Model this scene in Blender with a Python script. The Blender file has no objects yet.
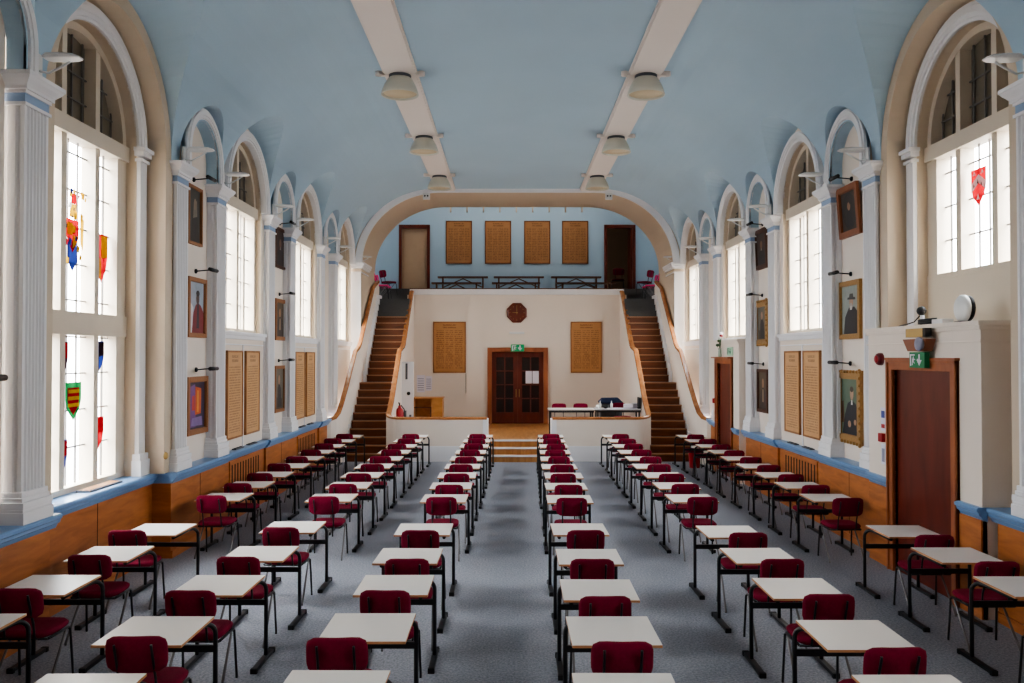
import bpy, bmesh, math, random
from mathutils import Vector, Matrix
random.seed(7)
D = bpy.data
sc = bpy.context.scene
COL = sc.collection
PI = math.pi
XC = .22            # centre line of the hall

# ------------------------------------------------------------------ materials
def srgb(r, g, b):
    f = lambda c: (c/255/12.92) if c/255 <= .04045 else ((c/255+.055)/1.055)**2.4
    return (f(r), f(g), f(b), 1)

def new_mat(name):
    m = D.materials.new(name); m.use_nodes = True
    nt = m.node_tree; b = nt.nodes['Principled BSDF']
    return m, nt, b

def plain(name, col, rough=.6, metal=0, var=.06, scale=6, bump=0, bscale=60, spec=.5, coords='Object'):
    m, nt, b = new_mat(name)
    n = nt.nodes; l = nt.links
    tc = n.new('ShaderNodeTexCoord')
    no = n.new('ShaderNodeTexNoise'); no.inputs['Scale'].default_value = scale; no.inputs['Detail'].default_value = 4
    l.new(tc.outputs[coords], no.inputs['Vector'])
    mx = n.new('ShaderNodeMix'); mx.data_type = 'RGBA'
    c = Vector(col[:3])
    mx.inputs[6].default_value = (*(c*(1-var)), 1); mx.inputs[7].default_value = (*(c*(1+var)), 1)
    l.new(no.outputs['Fac'], mx.inputs[0]); l.new(mx.outputs[2], b.inputs['Base Color'])
    b.inputs['Roughness'].default_value = rough; b.inputs['Metallic'].default_value = metal
    b.inputs['Specular IOR Level'].default_value = spec
    if bump:
        n2 = n.new('ShaderNodeTexNoise'); n2.inputs['Scale'].default_value = bscale; n2.inputs['Detail'].default_value = 3
        l.new(tc.outputs[coords], n2.inputs['Vector'])
        bp = n.new('ShaderNodeBump'); bp.inputs['Strength'].default_value = bump; bp.inputs['Distance'].default_value = .01
        l.new(n2.outputs['Fac'], bp.inputs['Height']); l.new(bp.outputs['Normal'], b.inputs['Normal'])
    return m

def wood(name, dark, light, stretch=(2, 2, 14), rough=.4, coords='Object'):
    m, nt, b = new_mat(name); n = nt.nodes; l = nt.links
    tc = n.new('ShaderNodeTexCoord'); mp = n.new('ShaderNodeMapping')
    mp.inputs['Scale'].default_value = stretch
    l.new(tc.outputs[coords], mp.inputs['Vector'])
    no = n.new('ShaderNodeTexNoise'); no.inputs['Scale'].default_value = 1.6; no.inputs['Detail'].default_value = 6
    no.inputs['Distortion'].default_value = .6
    l.new(mp.outputs['Vector'], no.inputs['Vector'])
    cr = n.new('ShaderNodeValToRGB')
    cr.color_ramp.elements[0].position = .3; cr.color_ramp.elements[0].color = dark
    cr.color_ramp.elements[1].position = .72; cr.color_ramp.elements[1].color = light
    l.new(no.outputs['Fac'], cr.inputs['Fac']); l.new(cr.outputs['Color'], b.inputs['Base Color'])
    b.inputs['Roughness'].default_value = rough
    return m

M = {}
M['blue'] = plain('blue_plaster', srgb(172, 196, 212), .8, var=.05, scale=.8, bump=.05, bscale=40)
M['blue_wall'] = plain('gallery_blue', srgb(164, 190, 210), .8, var=.03, scale=.8)
M['cream'] = plain('cream_plaster', srgb(232, 220, 207), .75, var=.03, scale=1.2, bump=.04, bscale=50)
M['beige'] = plain('beige_reveal', srgb(206, 189, 167), .75, var=.04, scale=1.2)
M['white'] = plain('white_paint', srgb(234, 233, 234), .5, var=.02, scale=3)
M['beam'] = plain('beam_paint', srgb(232, 222, 214), .6, var=.02, scale=2)
M['band'] = plain('blue_band', srgb(150, 172, 200), .6, var=.03)
M['rail'] = plain('blue_rail_paint', srgb(118, 154, 196), .35, var=.05, scale=2)
M['panel'] = wood('panel_wood', srgb(158, 92, 46), srgb(192, 120, 66), (1.2, 1.2, 7), .45)
M['slot'] = plain('dark_slot', srgb(52, 26, 14), .8)
M['door'] = wood('mahogany', srgb(84, 28, 16), srgb(112, 44, 28), (3, 3, .8), .35)
M['architrave'] = wood('door_frame_wood', srgb(140, 78, 46), srgb(172, 104, 66), (3, 3, .8), .4)
M['stairwood'] = wood('stair_wood', srgb(88, 46, 22), srgb(128, 70, 36), (.8, 8, 8), .35)
M['nosing'] = plain('nosing_highlight', srgb(176, 128, 92), .35, var=.1, scale=5)  # paler tone paints the light caught along the stair edges
M['greycarpet'] = plain('dark_grey_carpet', srgb(92, 92, 92), .95, var=.15, scale=20)
M['capwood'] = wood('handrail_wood', srgb(150, 94, 54), srgb(190, 132, 84), (4, 1, 4), .25)
M['parquet'] = wood('platform_floor', srgb(166, 112, 62), srgb(196, 142, 88), (6, .8, 1), .35)
M['board'] = None
M['benchwood'] = wood('bench_wood', srgb(74, 42, 28), srgb(104, 62, 40), (1, 6, 6), .4)
M['deskwhite'] = plain('white_laminate', srgb(240, 234, 227), .32, var=.015, scale=4)
M['deskedge'] = plain('ply_edge', srgb(196, 140, 96), .5)
M['black'] = plain('black_metal', srgb(30, 31, 34), .42, var=.1)
M['blackmatt'] = plain('black_plastic', srgb(26, 26, 28), .6)
M['chrome'] = plain('steel_tube', srgb(120, 118, 118), .3, metal=.7, var=.1)
M['maroon'] = plain('maroon_fabric', srgb(124, 22, 50), .9, var=.22, scale=38, bump=.25, bscale=300, spec=.2)
M['pink'] = plain('pink_fabric', srgb(232, 70, 130), .9, var=.1, scale=20)
M['gold'] = plain('gilt', srgb(168, 130, 80), .38, metal=.45, var=.3, scale=40, bump=.6, bscale=70)
M['oakframe'] = plain('oak_frame', srgb(150, 100, 60), .5, var=.15, scale=25)
M['darkframe'] = plain('dark_frame', srgb(84, 52, 36), .5, var=.15, scale=25)
M['brass'] = plain('aged_brass', srgb(176, 150, 96), .35, metal=.7, var=.1)
M['lampshade'] = plain('opal_lamp', srgb(206, 204, 190), .35, var=.03)
M['lampinside'] = plain('lamp_inside', srgb(206, 190, 158), .5, var=.05)
M['lampwhite'] = plain('white_fitting', srgb(224, 224, 222), .35)
M['red'] = plain('red_plastic', srgb(168, 26, 36), .4)
M['darkred'] = plain('dark_red', srgb(110, 24, 32), .45)
M['green'] = plain('exit_green', srgb(12, 128, 78), .45, var=.03)
M['paper'] = plain('paper', srgb(226, 222, 232), .7, var=.03)
M['ink'] = plain('printed_grey', srgb(150, 150, 168), .7)
M['orangewood'] = wood('beech', srgb(184, 124, 68), srgb(210, 154, 94), (2, 2, 6), .4)
M['clockwood'] = wood('clock_wood', srgb(92, 40, 26), srgb(122, 58, 38), (3, 1, 3), .4)
M['navy'] = plain('navy_cloth', srgb(36, 50, 84), .85, var=.2, scale=20)
M['greydark'] = plain('mid_grey', srgb(92, 94, 100), .6)
M['tablegrey'] = plain('pale_grey_top', srgb(196, 194, 198), .4)
M['fanlight'] = plain('dull_pane', srgb(112, 102, 86), .3, var=.18, scale=3)
M['lead'] = plain('lead_came', srgb(120, 116, 112), .6)
M['frame'] = plain('cream_timber', srgb(214, 200, 180), .5, var=.03)
M['leaf'] = plain('leaf_green', srgb(60, 84, 48), .6, var=.2, scale=20)
M['glassvase'] = plain('green_vase', srgb(168, 184, 166), .2)
M['darkroom'] = plain('dim_room', srgb(176, 150, 124), .8)
M['sealcolour'] = plain('brown_plate', srgb(146, 92, 66), .45)

def carpet():
    m, nt, b = new_mat('grey_blue_carpet'); n = nt.nodes; l = nt.links
    tc = n.new('ShaderNodeTexCoord')
    a = n.new('ShaderNodeTexNoise'); a.inputs['Scale'].default_value = 45; a.inputs['Detail'].default_value = 6; a.inputs['Roughness'].default_value = .75
    c = n.new('ShaderNodeTexNoise'); c.inputs['Scale'].default_value = .8; c.inputs['Detail'].default_value = 3
    l.new(tc.outputs['Object'], a.inputs['Vector']); l.new(tc.outputs['Object'], c.inputs['Vector'])
    cr = n.new('ShaderNodeValToRGB')
    cr.color_ramp.elements[0].position = .32; cr.color_ramp.elements[0].color = srgb(116, 118, 125)
    cr.color_ramp.elements[1].position = .68; cr.color_ramp.elements[1].color = srgb(184, 186, 194)
    l.new(a.outputs['Fac'], cr.inputs['Fac'])
    hs = n.new('ShaderNodeMix'); hs.data_type = 'RGBA'; hs.blend_type = 'MULTIPLY'; hs.inputs[0].default_value = .15
    l.new(cr.outputs['Color'], hs.inputs[6]); l.new(c.outputs['Fac'], hs.inputs[7])
    l.new(hs.outputs[2], b.inputs['Base Color'])
    b.inputs['Roughness'].default_value = .95; b.inputs['Specular IOR Level'].default_value = .2
    bp = n.new('ShaderNodeBump'); bp.inputs['Strength'].default_value = .3; bp.inputs['Distance'].default_value = .01
    l.new(a.outputs['Fac'], bp.inputs['Height']); l.new(bp.outputs['Normal'], b.inputs['Normal'])
    return m
M['carpet'] = carpet()

def glass_mat():
    m, nt, b = new_mat('window_glass'); n = nt.nodes; l = nt.links
    n.remove(b)
    t = n.new('ShaderNodeBsdfTransparent'); t.inputs['Color'].default_value = (.97, .98, 1, 1)
    g = n.new('ShaderNodeBsdfGlossy'); g.inputs['Roughness'].default_value = .1
    mx = n.new('ShaderNodeMixShader'); mx.inputs[0].default_value = .05
    l.new(t.outputs[0], mx.inputs[1]); l.new(g.outputs[0], mx.inputs[2])
    l.new(mx.outputs[0], n['Material Output'].inputs['Surface'])
    return m
M['glass'] = glass_mat()

def stained(name, col):
    m, nt, b = new_mat('stained_'+name); n = nt.nodes; l = nt.links
    n.remove(b)
    tc = n.new('ShaderNodeTexCoord'); no = n.new('ShaderNodeTexNoise'); no.inputs['Scale'].default_value = 14
    l.new(tc.outputs['Object'], no.inputs['Vector'])
    mx = n.new('ShaderNodeMix'); mx.data_type = 'RGBA'
    c = Vector(col[:3])
    mx.inputs[6].default_value = (*(c*.6), 1); mx.inputs[7].default_value = (*(c*1.2), 1)
    l.new(no.outputs['Fac'], mx.inputs[0])
    t = n.new('ShaderNodeBsdfTranslucent'); d = n.new('ShaderNodeBsdfDiffuse')
    tr = n.new('ShaderNodeBsdfTransparent')
    l.new(mx.outputs[2], t.inputs['Color']); l.new(mx.outputs[2], d.inputs['Color'])
    tr.inputs['Color'].default_value = (*(c*.12), 1)
    ms = n.new('ShaderNodeMixShader'); ms.inputs[0].default_value = .8
    l.new(t.outputs[0], ms.inputs[1]); l.new(d.outputs[0], ms.inputs[2])
    l.new(ms.outputs[0], n['Material Output'].inputs['Surface'])
    return m
for k, c in dict(red=(190, 30, 40), yellow=(226, 176, 40), blue=(40, 50, 110), green=(30, 110, 60), dark=(50, 34, 40), white=(240, 238, 235)).items():
    M['st_'+k] = stained(k, srgb(*c))

def board_mat(name, cols, rows, dark, light, ink):
    """wooden honours board with columns of small gilt and dark lettering too fine to read"""
    m, nt, b = new_mat(name); n = nt.nodes; l = nt.links
    tc = n.new('ShaderNodeTexCoord'); sx = n.new('ShaderNodeSeparateXYZ')
    l.new(tc.outputs['UV'], sx.inputs[0])
    def math_(op, a, bb=None, c=None):
        k = n.new('ShaderNodeMath'); k.operation = op
        for i, v in enumerate((a, bb, c)):
            if v is None: continue
            if isinstance(v, (int, float)): k.inputs[i].default_value = v
            else: l.new(v, k.inputs[i])
        return k.outputs[0]
    u, v = sx.outputs[0], sx.outputs[1]
    vr = math_('MULTIPLY', v, rows); row = math_('FLOOR', vr); fr = math_('FRACT', vr)
    inrow = math_('MULTIPLY', math_('GREATER_THAN', fr, .28), math_('LESS_THAN', fr, .78))
    uc = math_('MULTIPLY', math_('SUBTRACT', u, .08), cols/.84); cu = math_('FRACT', uc); ci = math_('FLOOR', uc)
    incol = math_('MULTIPLY', math_('GREATER_THAN', cu, .06), math_('LESS_THAN', cu, .92))
    cmb = n.new('ShaderNodeCombineXYZ')
    l.new(math_('MULTIPLY', u, 46), cmb.inputs[0]); l.new(math_('MULTIPLY', row, 3.71), cmb.inputs[1]); l.new(math_('MULTIPLY', ci, 5.3), cmb.inputs[2])
    no = n.new('ShaderNodeTexNoise'); no.inputs['Scale'].default_value = 1; no.inputs['Detail'].default_value = 1
    l.new(cmb.outputs[0], no.inputs['Vector'])
    ch = math_('GREATER_THAN', no.outputs['Fac'], .45)
    area = math_('MULTIPLY', math_('MULTIPLY', math_('GREATER_THAN', u, .08), math_('LESS_THAN', u, .92)), math_('MULTIPLY', math_('GREATER_THAN', v, .07), math_('LESS_THAN', v, .83)))
    body = math_('MULTIPLY', math_('MULTIPLY', inrow, incol), math_('MULTIPLY', ch, area))
    # heading: two short lines
    ht = math_('MULTIPLY', math_('MULTIPLY', math_('GREATER_THAN', u, .3), math_('LESS_THAN', u, .7)),
               math_('MULTIPLY', math_('GREATER_THAN', v, .86), math_('LESS_THAN', v, .955)))
    hf = math_('FRACT', math_('MULTIPLY', math_('SUBTRACT', v, .86), 1/.048))
    hr = math_('MULTIPLY', math_('GREATER_THAN', hf, .2), math_('LESS_THAN', hf, .8))
    no2 = n.new('ShaderNodeTexNoise'); no2.inputs['Scale'].default_value = 38; no2.inputs['Detail'].default_value = 1
    l.new(tc.outputs['UV'], no2.inputs['Vector'])
    head = math_('MULTIPLY', math_('MULTIPLY', ht, hr), math_('GREATER_THAN', no2.outputs['Fac'], .42))
    msk = math_('MULTIPLY', math_('MAXIMUM', body, head), .75)
    mp = n.new('ShaderNodeMapping'); mp.inputs['Scale'].default_value = (2, 2, 9)
    l.new(tc.outputs['Object'], mp.inputs['Vector'])
    gn = n.new('ShaderNodeTexNoise'); gn.inputs['Scale'].default_value = 1.5; gn.inputs['Detail'].default_value = 5
    l.new(mp.outputs['Vector'], gn.inputs['Vector'])
    mx = n.new('ShaderNodeMix'); mx.data_type = 'RGBA'; mx.inputs[6].default_value = dark; mx.inputs[7].default_value = light
    l.new(gn.outputs['Fac'], mx.inputs[0])
    m2 = n.new('ShaderNodeMix'); m2.data_type = 'RGBA'; m2.inputs[7].default_value = ink
    l.new(msk, m2.inputs[0]); l.new(mx.outputs[2], m2.inputs[6])
    l.new(m2.outputs[2], b.inputs['Base Color']); b.inputs['Roughness'].default_value = .4
    return m
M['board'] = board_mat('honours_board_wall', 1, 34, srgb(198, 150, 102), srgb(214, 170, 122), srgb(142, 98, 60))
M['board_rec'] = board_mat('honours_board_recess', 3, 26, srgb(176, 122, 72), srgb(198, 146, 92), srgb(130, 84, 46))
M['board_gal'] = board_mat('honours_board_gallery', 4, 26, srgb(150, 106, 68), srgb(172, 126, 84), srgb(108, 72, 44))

# ------------------------------------------------------------------ mesh helpers
class MB:
    def __init__(s): s.bm = bmesh.new(); s.mats = []
    def mi(s, m):
        if m is None: return 0
        if m not in s.mats: s.mats.append(m)
        return s.mats.index(m)
    def face(s, pts, m=None):
        vs = [s.bm.verts.new(p) for p in pts]
        f = s.bm.faces.new(vs); f.material_index = s.mi(m); return f
    def box(s, x0, x1, y0, y1, z0, z1, m=None):
        if x0 > x1: x0, x1 = x1, x0
        if y0 > y1: y0, y1 = y1, y0
        v = [s.bm.verts.new((x, y, z)) for z in (z0, z1) for x, y in ((x0, y0), (x1, y0), (x1, y1), (x0, y1))]
        i = s.mi(m)
        for q in ((3, 2, 1, 0), (4, 5, 6, 7), (0, 1, 5, 4), (1, 2, 6, 5), (2, 3, 7, 6), (3, 0, 4, 7)):
            f = s.bm.faces.new([v[k] for k in q]); f.material_index = i
        return s
    def loft(s, rings, m=None, closed=True, caps=True, smooth=False, loop=False):
        i = s.mi(m)
        R = [[s.bm.verts.new(p) for p in r] for r in rings]
        n = len(R[0])
        pairs = list(zip(R, R[1:]))
        if loop: pairs.append((R[-1], R[0]))
        for a, b in pairs:
            for k in range(n if closed else n-1):
                f = s.bm.faces.new((a[k], a[(k+1) % n], b[(k+1) % n], b[k])); f.material_index = i; f.smooth = smooth
        if caps and closed and not loop:
            for r in (R[0][::-1], R[-1]):
                f = s.bm.faces.new(r); f.material_index = i
        return s
    def prism(s, poly, fn, a0, a1, m=None):
        """poly of (u,v); fn(u,v,a)->xyz ; extruded from a0 to a1"""
        return s.loft([[fn(u, v, a0) for u, v in poly], [fn(u, v, a1) for u, v in poly]], m)
    def tube(s, pts, r, m=None, seg=8, rx=None, caps=True):
        pts = [Vector(p) for p in pts]
        rings = []
        up0 = None
        for k, p in enumerate(pts):
            if k == 0: t = pts[1]-p
            elif k == len(pts)-1: t = p-pts[k-1]
            else: t = (pts[k+1]-p).normalized()+(p-pts[k-1]).normalized()
            t.normalize()
            ref = Vector((0, 0, 1)) if abs(t.z) < .95 else Vector((1, 0, 0))
            if up0 is not None and abs(up0.dot(t)) < .95: ref = up0
            a = t.cross(ref).normalized(); b = a.cross(t).normalized()
            up0 = b
            rr = r[k] if isinstance(r, (list, tuple)) else r
            r2 = rx if rx else rr
            rings.append([p+a*(rr*math.cos(2*PI*j/seg))+b*(r2*math.sin(2*PI*j/seg)) for j in range(seg)])
        return s.loft(rings, m, caps=caps, smooth=True)
    def lathe(s, prof, c, m=None, seg=20, axis='z', smooth=True, caps=True):
        rings = []
        for r, h in prof:
            ring = []
            for j in range(seg):
                a = 2*PI*j/seg
                u, v = r*math.cos(a), r*math.sin(a)
                if axis == 'z': p = (c[0]+u, c[1]+v, c[2]+h)
                elif axis == 'x': p = (c[0]+h, c[1]+u, c[2]+v)
                else: p = (c[0]+u, c[1]+h, c[2]+v)
                ring.append(p)
            rings.append(ring)
        return s.loft(rings, m, smooth=smooth, caps=caps)
    def sphere(s, c, r, m=None, seg=12, sc=(1, 1, 1)):
        i = s.mi(m)
        n0 = len(s.bm.faces)
        mat = Matrix.Translation(c) @ Matrix.Diagonal((sc[0]*r, sc[1]*r, sc[2]*r, 1))
        res = bmesh.ops.create_uvsphere(s.bm, u_segments=seg, v_segments=max(6, seg//2), radius=1, matrix=mat)
        for v in res['verts']:
            for f in v.link_faces: f.material_index = i; f.smooth = True
        return s
    def mesh(s, name, mat=None, bevel=0, fixn=True):
        if fixn: bmesh.ops.recalc_face_normals(s.bm, faces=s.bm.faces)
        if bevel:
            bmesh.ops.bevel(s.bm, geom=[e for e in s.bm.edges if len(e.link_faces) == 2 and e.calc_face_angle(0) > .6], offset=bevel, segments=2, affect='EDGES', profile=.7)
        me = D.meshes.new(name); s.bm.to_mesh(me); s.bm.free()
        for m in (s.mats or [mat]):
            me.materials.append(M[m] if isinstance(m, str) else m)
        return me
    def obj(s, name, mat=None, parent=None, bevel=0, loc=None, fixn=True):
        o = D.objects.new(name, s.mesh(name, mat, bevel, fixn)); COL.objects.link(o)
        if loc is not None: o.location = loc
        if parent: o.parent = parent
        return o

def empty(name, loc=(0, 0, 0), rz=0):
    o = D.objects.new(name, None); o.empty_display_size = .1; COL.objects.link(o)
    o.location = loc; o.rotation_euler = (0, 0, rz); return o
def tag(o, label=None, cat=None, group=None, kind=None):
    if label: o['label'] = label
    if cat: o['category'] = cat
    if group: o['group'] = group
    if kind: o['kind'] = kind
    return o
def struct(o, label, cat):
    return tag(o, label, cat, kind='structure')
def copy_tree(o, parent=None):
    c = o.copy(); COL.objects.link(c)
    if parent: c.parent = parent
    for ch in o.children: copy_tree(ch, c)
    return c
def SX(s, d): return XC+s*d
def sbox(mb, s, d0, d1, y0, y1, z0, z1, m=None): return mb.box(SX(s, d0), SX(s, d1), y0, y1, z0, z1, m)
SIDE = {-1: 'left', 1: 'right'}

# ------------------------------------------------------------------ layout of the side walls (y = distance down the hall)
PW = .46
A2, B1, B2, C1, C2, D1, D2 = 8.18, 11.74, 13.30, 16.08, 17.63, 20.41, 21.96   # far edge of each pilaster face
A1 = A2-1.56
PIL = [A2, B1, B2, C1, C2, D1, D2]
DF, DN, DW = 4.66, 4.82, 4.76          # pilaster face, niche wall, bay wall
ZR, ZC = 1.13, 5.25                    # rail top, top of capitals
YE = 24.4                              # end arch
Y0 = -1.6
VA, VB, VZ = 4.72, 2.34, 5.25          # vault: springing, edge of flat, springing height
VTOP = 7.47
def vd(z):
    t = min(1, max(0, (z-VZ)/(VTOP-VZ)))
    return VB+(VA-VB)*math.sqrt(max(0, 1-t*t))
WIN = [((A2+B1-PW)/2, 'A'), ((B2+C1-PW)/2, 'B'), ((C2+D1-PW)/2, 'B'), ((D2+YE-.3)/2, 'B')]
NICHE = [A1+(A2-PW-A1)/2, B1+(B2-PW-B1)/2, C1+(C2-PW-C1)/2, D1+(D2-PW-D1)/2]

# ------------------------------------------------------------------ floor
fl = MB().box(SX(-1, 5.6), SX(1, 5.6), Y0, 30.2, -.12, 0).obj('floor', 'carpet')
struct(fl, 'blue-grey carpet covering the whole floor of the hall', 'floor')

# ------------------------------------------------------------------ ceiling: barrel vault with lunettes
def make_ceiling():
    prof = []
    N = 22
    for k in range(N+1):
        a = PI/2*k/N
        prof.append((VB+(VA-VB)*math.cos(a), VZ+(VTOP-VZ)*math.sin(a)))
    full = [(-VA, 5.2)]+[(-d, z) for d, z in prof]+[(d, z) for d, z in prof[::-1]]+[(VA, 5.2)]
    mb = MB(); mb.prism(full, lambda u, v, a: (XC+u, a, v), Y0, YE+.02)
    base = mb.obj('ceiling', 'blue')
    cut = []
    def lun(s, cy, R, zs, rise):
        pts = [(cy-R, 5.22)]+[(cy-R*math.cos(PI*k/28), zs+R*math.sin(PI*k/28)) for k in range(29)]+[(cy+R, 5.22)]
        m2 = MB()
        o_ = [(SX(s, 5.0), y, z) for y, z in pts]
        i_ = [(SX(s, 2.6), y, z+rise*max(0, (z-zs))/R) for y, z in pts]
        m2.loft([o_, i_])
        o = m2.obj('lunette'); cut.append(o)
    for s in (-1, 1):
        lun(s, 2.2, 1.55, 5.3, .35)
        for cy, kind in WIN:
            if kind == 'A': lun(s, cy, 1.53, 5.3, .35)
            else: lun(s, cy, 1.27, 5.3, .42)
        for cy in NICHE: lun(s, cy, .765, 5.5, 0)
    for o in cut:
        md = base.modifiers.new('u', 'BOOLEAN'); md.operation = 'UNION'; md.object = o; md.solver = 'EXACT'
    dg = bpy.context.evaluated_depsgraph_get()
    me = D.meshes.new_from_object(base.evaluated_get(dg))
    base.modifiers.clear(); base.data = me
    bm = bmesh.new(); bm.from_mesh(me)
    kill = []
    for f in bm.faces:
        c = f.calc_center_median(); nn = f.normal
        if nn.z < -.9 and c.z < 5.4: kill.append(f)
        elif abs(nn.x) > .99 and (abs(c.x-XC) > 4.95 or c.z < 5.27): kill.append(f)
        elif abs(nn.y) > .99 and (c.y < Y0+.05 or c.y > YE): kill.append(f)
    bmesh.ops.delete(bm, geom=kill, context='FACES')
    for f in bm.faces: f.material_index = 0
    bm.to_mesh(me); bm.free()
    me.materials.clear(); me.materials.append(M['blue'])
    for o in cut: D.objects.remove(o, do_unlink=True)
    return base
ceiling = make_ceiling()
struct(ceiling, 'pale blue plaster barrel vault with arched lunettes over the windows', 'ceiling')
cr = MB().box(SX(-1, 5.6), SX(1, 5.6), Y0, YE, 7.62, 7.75).obj('roof_deck', 'blue', ceiling)

# two white ceiling beams
for s in (-1, 1):
    mb = MB()
    mb.box(SX(s, 1.81), SX(s, 2.33), Y0, YE, 7.40, 7.56)
    mb.box(SX(s, 1.785), SX(s, 1.83), Y0, YE, 7.43, 7.52)
    mb.box(SX(s, 2.31), SX(s, 2.36), Y0, YE, 7.43, 7.52)
    b = mb.obj('trim_%d' % (1 if s < 0 else 2), 'beam', None, .008)
    struct(b, 'long white plaster ceiling rib on the %s side of the flat ceiling' % SIDE[s], 'ceiling rib')

# ------------------------------------------------------------------ side walls
def wallroot(s):
    w = empty('wall_'+SIDE[s], (0, 0, 0))
    return struct(w, 'cream plastered %s side wall with orange wood panelling and a blue dado rail' % SIDE[s], 'wall')
WALL = {s: wallroot(s) for s in (-1, 1)}

def arch_ring(mb, s, cy, zs, Ri, Ro, dfun, dback, zbot, n=28, m=None, stepped=True):
    """moulded ring (half circle on straight legs); dfun(z) = front plane"""
    path = []
    if zbot < zs: path.append((-1, 0, zbot))
    rings = []
    prof = [(0, .035), (.18, .035), (.2, .012), (.42, .012), (.45, 0), (.8, 0), (.84, .02), (1, .02)] if stepped else [(0, 0), (1, 0)]
    def ring(ang, z0):
        out = []
        for t, dd in prof:
            R = Ri+(Ro-Ri)*t
            y = cy-R*math.cos(ang); z = z0+R*math.sin(ang)
            out.append((SX(s, dfun(z)+dd), y, z))
        for R in (Ro, Ri):
            y = cy-R*math.cos(ang); z = z0+R*math.sin(ang)
            out.append((SX(s, dfun(z)+.06 if dback is None else dback), y, z))
        return out
    if zbot < zs: rings.append(ring(0, zbot))
    for k in range(n+1): rings.append(ring(PI*k/n, zs))
    if zbot < zs: rings.append(ring(PI, zbot))
    mb.loft(rings, m)
    return mb

def arch_plate(mb, s, y0, y1, z0, z1, cy, R, zs, d0, d1, m=None, n=28, zb=None, reveal='beige'):
    """wall slab from z0 to z1 with an opening (straight sides to zs, half circle above), d0 front, d1 back; opening starts at zb"""
    zb = z0 if zb is None else zb
    i = mb.mi(m)
    inner = [(cy-R, zb)]+[(cy-R*math.cos(PI*k/n), zs+R*math.sin(PI*k/n)) for k in range(n+1)]+[(cy+R, zb)]
    outer = [(y0, zb)]
    for k in range(n+1):
        a = PI*k/n; y = cy-R*math.cos(a)
        # project outward to rectangle
        t = k/n
        if t < .25: outer.append((y0, zs+(z1-zs)*t*4))
        elif t <= .75: outer.append((y0+(y1-y0)*(t-.25)*2, z1))
        else: outer.append((y1, z1-(z1-zs)*(t-.75)*4))
    outer.append((y1, zb))
    rings = []
    for (yi, zi), (yo, zo) in zip(inner, outer):
        rings.append([(SX(s, d0), yi, zi), (SX(s, d0), yo, zo), (SX(s, d1), yo, zo), (SX(s, d1), yi, zi)])
    nf = len(mb.bm.faces); mb.loft(rings, m)
    if reveal:
        mb.bm.faces.ensure_lookup_table(); ri = mb.mi(reveal)
        for q in range(len(rings)-1): mb.bm.faces[nf+q*4+3].material_index = ri
    if zb > z0: sbox(mb, s, d0, d1, y0, y1, z0, zb, m)
    return mb

RAILP = [(0, .0), (.02, .0), (.035, -.015), (.035, -.04), (.02, -.055), (.012, -.085), (-.01, -.10), (-.03, -.14), (-.05, -.14)]
def rail_seg(mb, s, y0, y1, d, dback):
    # d = overhang face
    prof = [(dback, ZR)]+[(d+.035-u, ZR+v) for u, v in RAILP]+[(dback, ZR-.14)]
    mb.loft([[(SX(s, a), y0, z) for a, z in prof], [(SX(s, a), y1, z) for a, z in prof]], 'rail')

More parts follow.
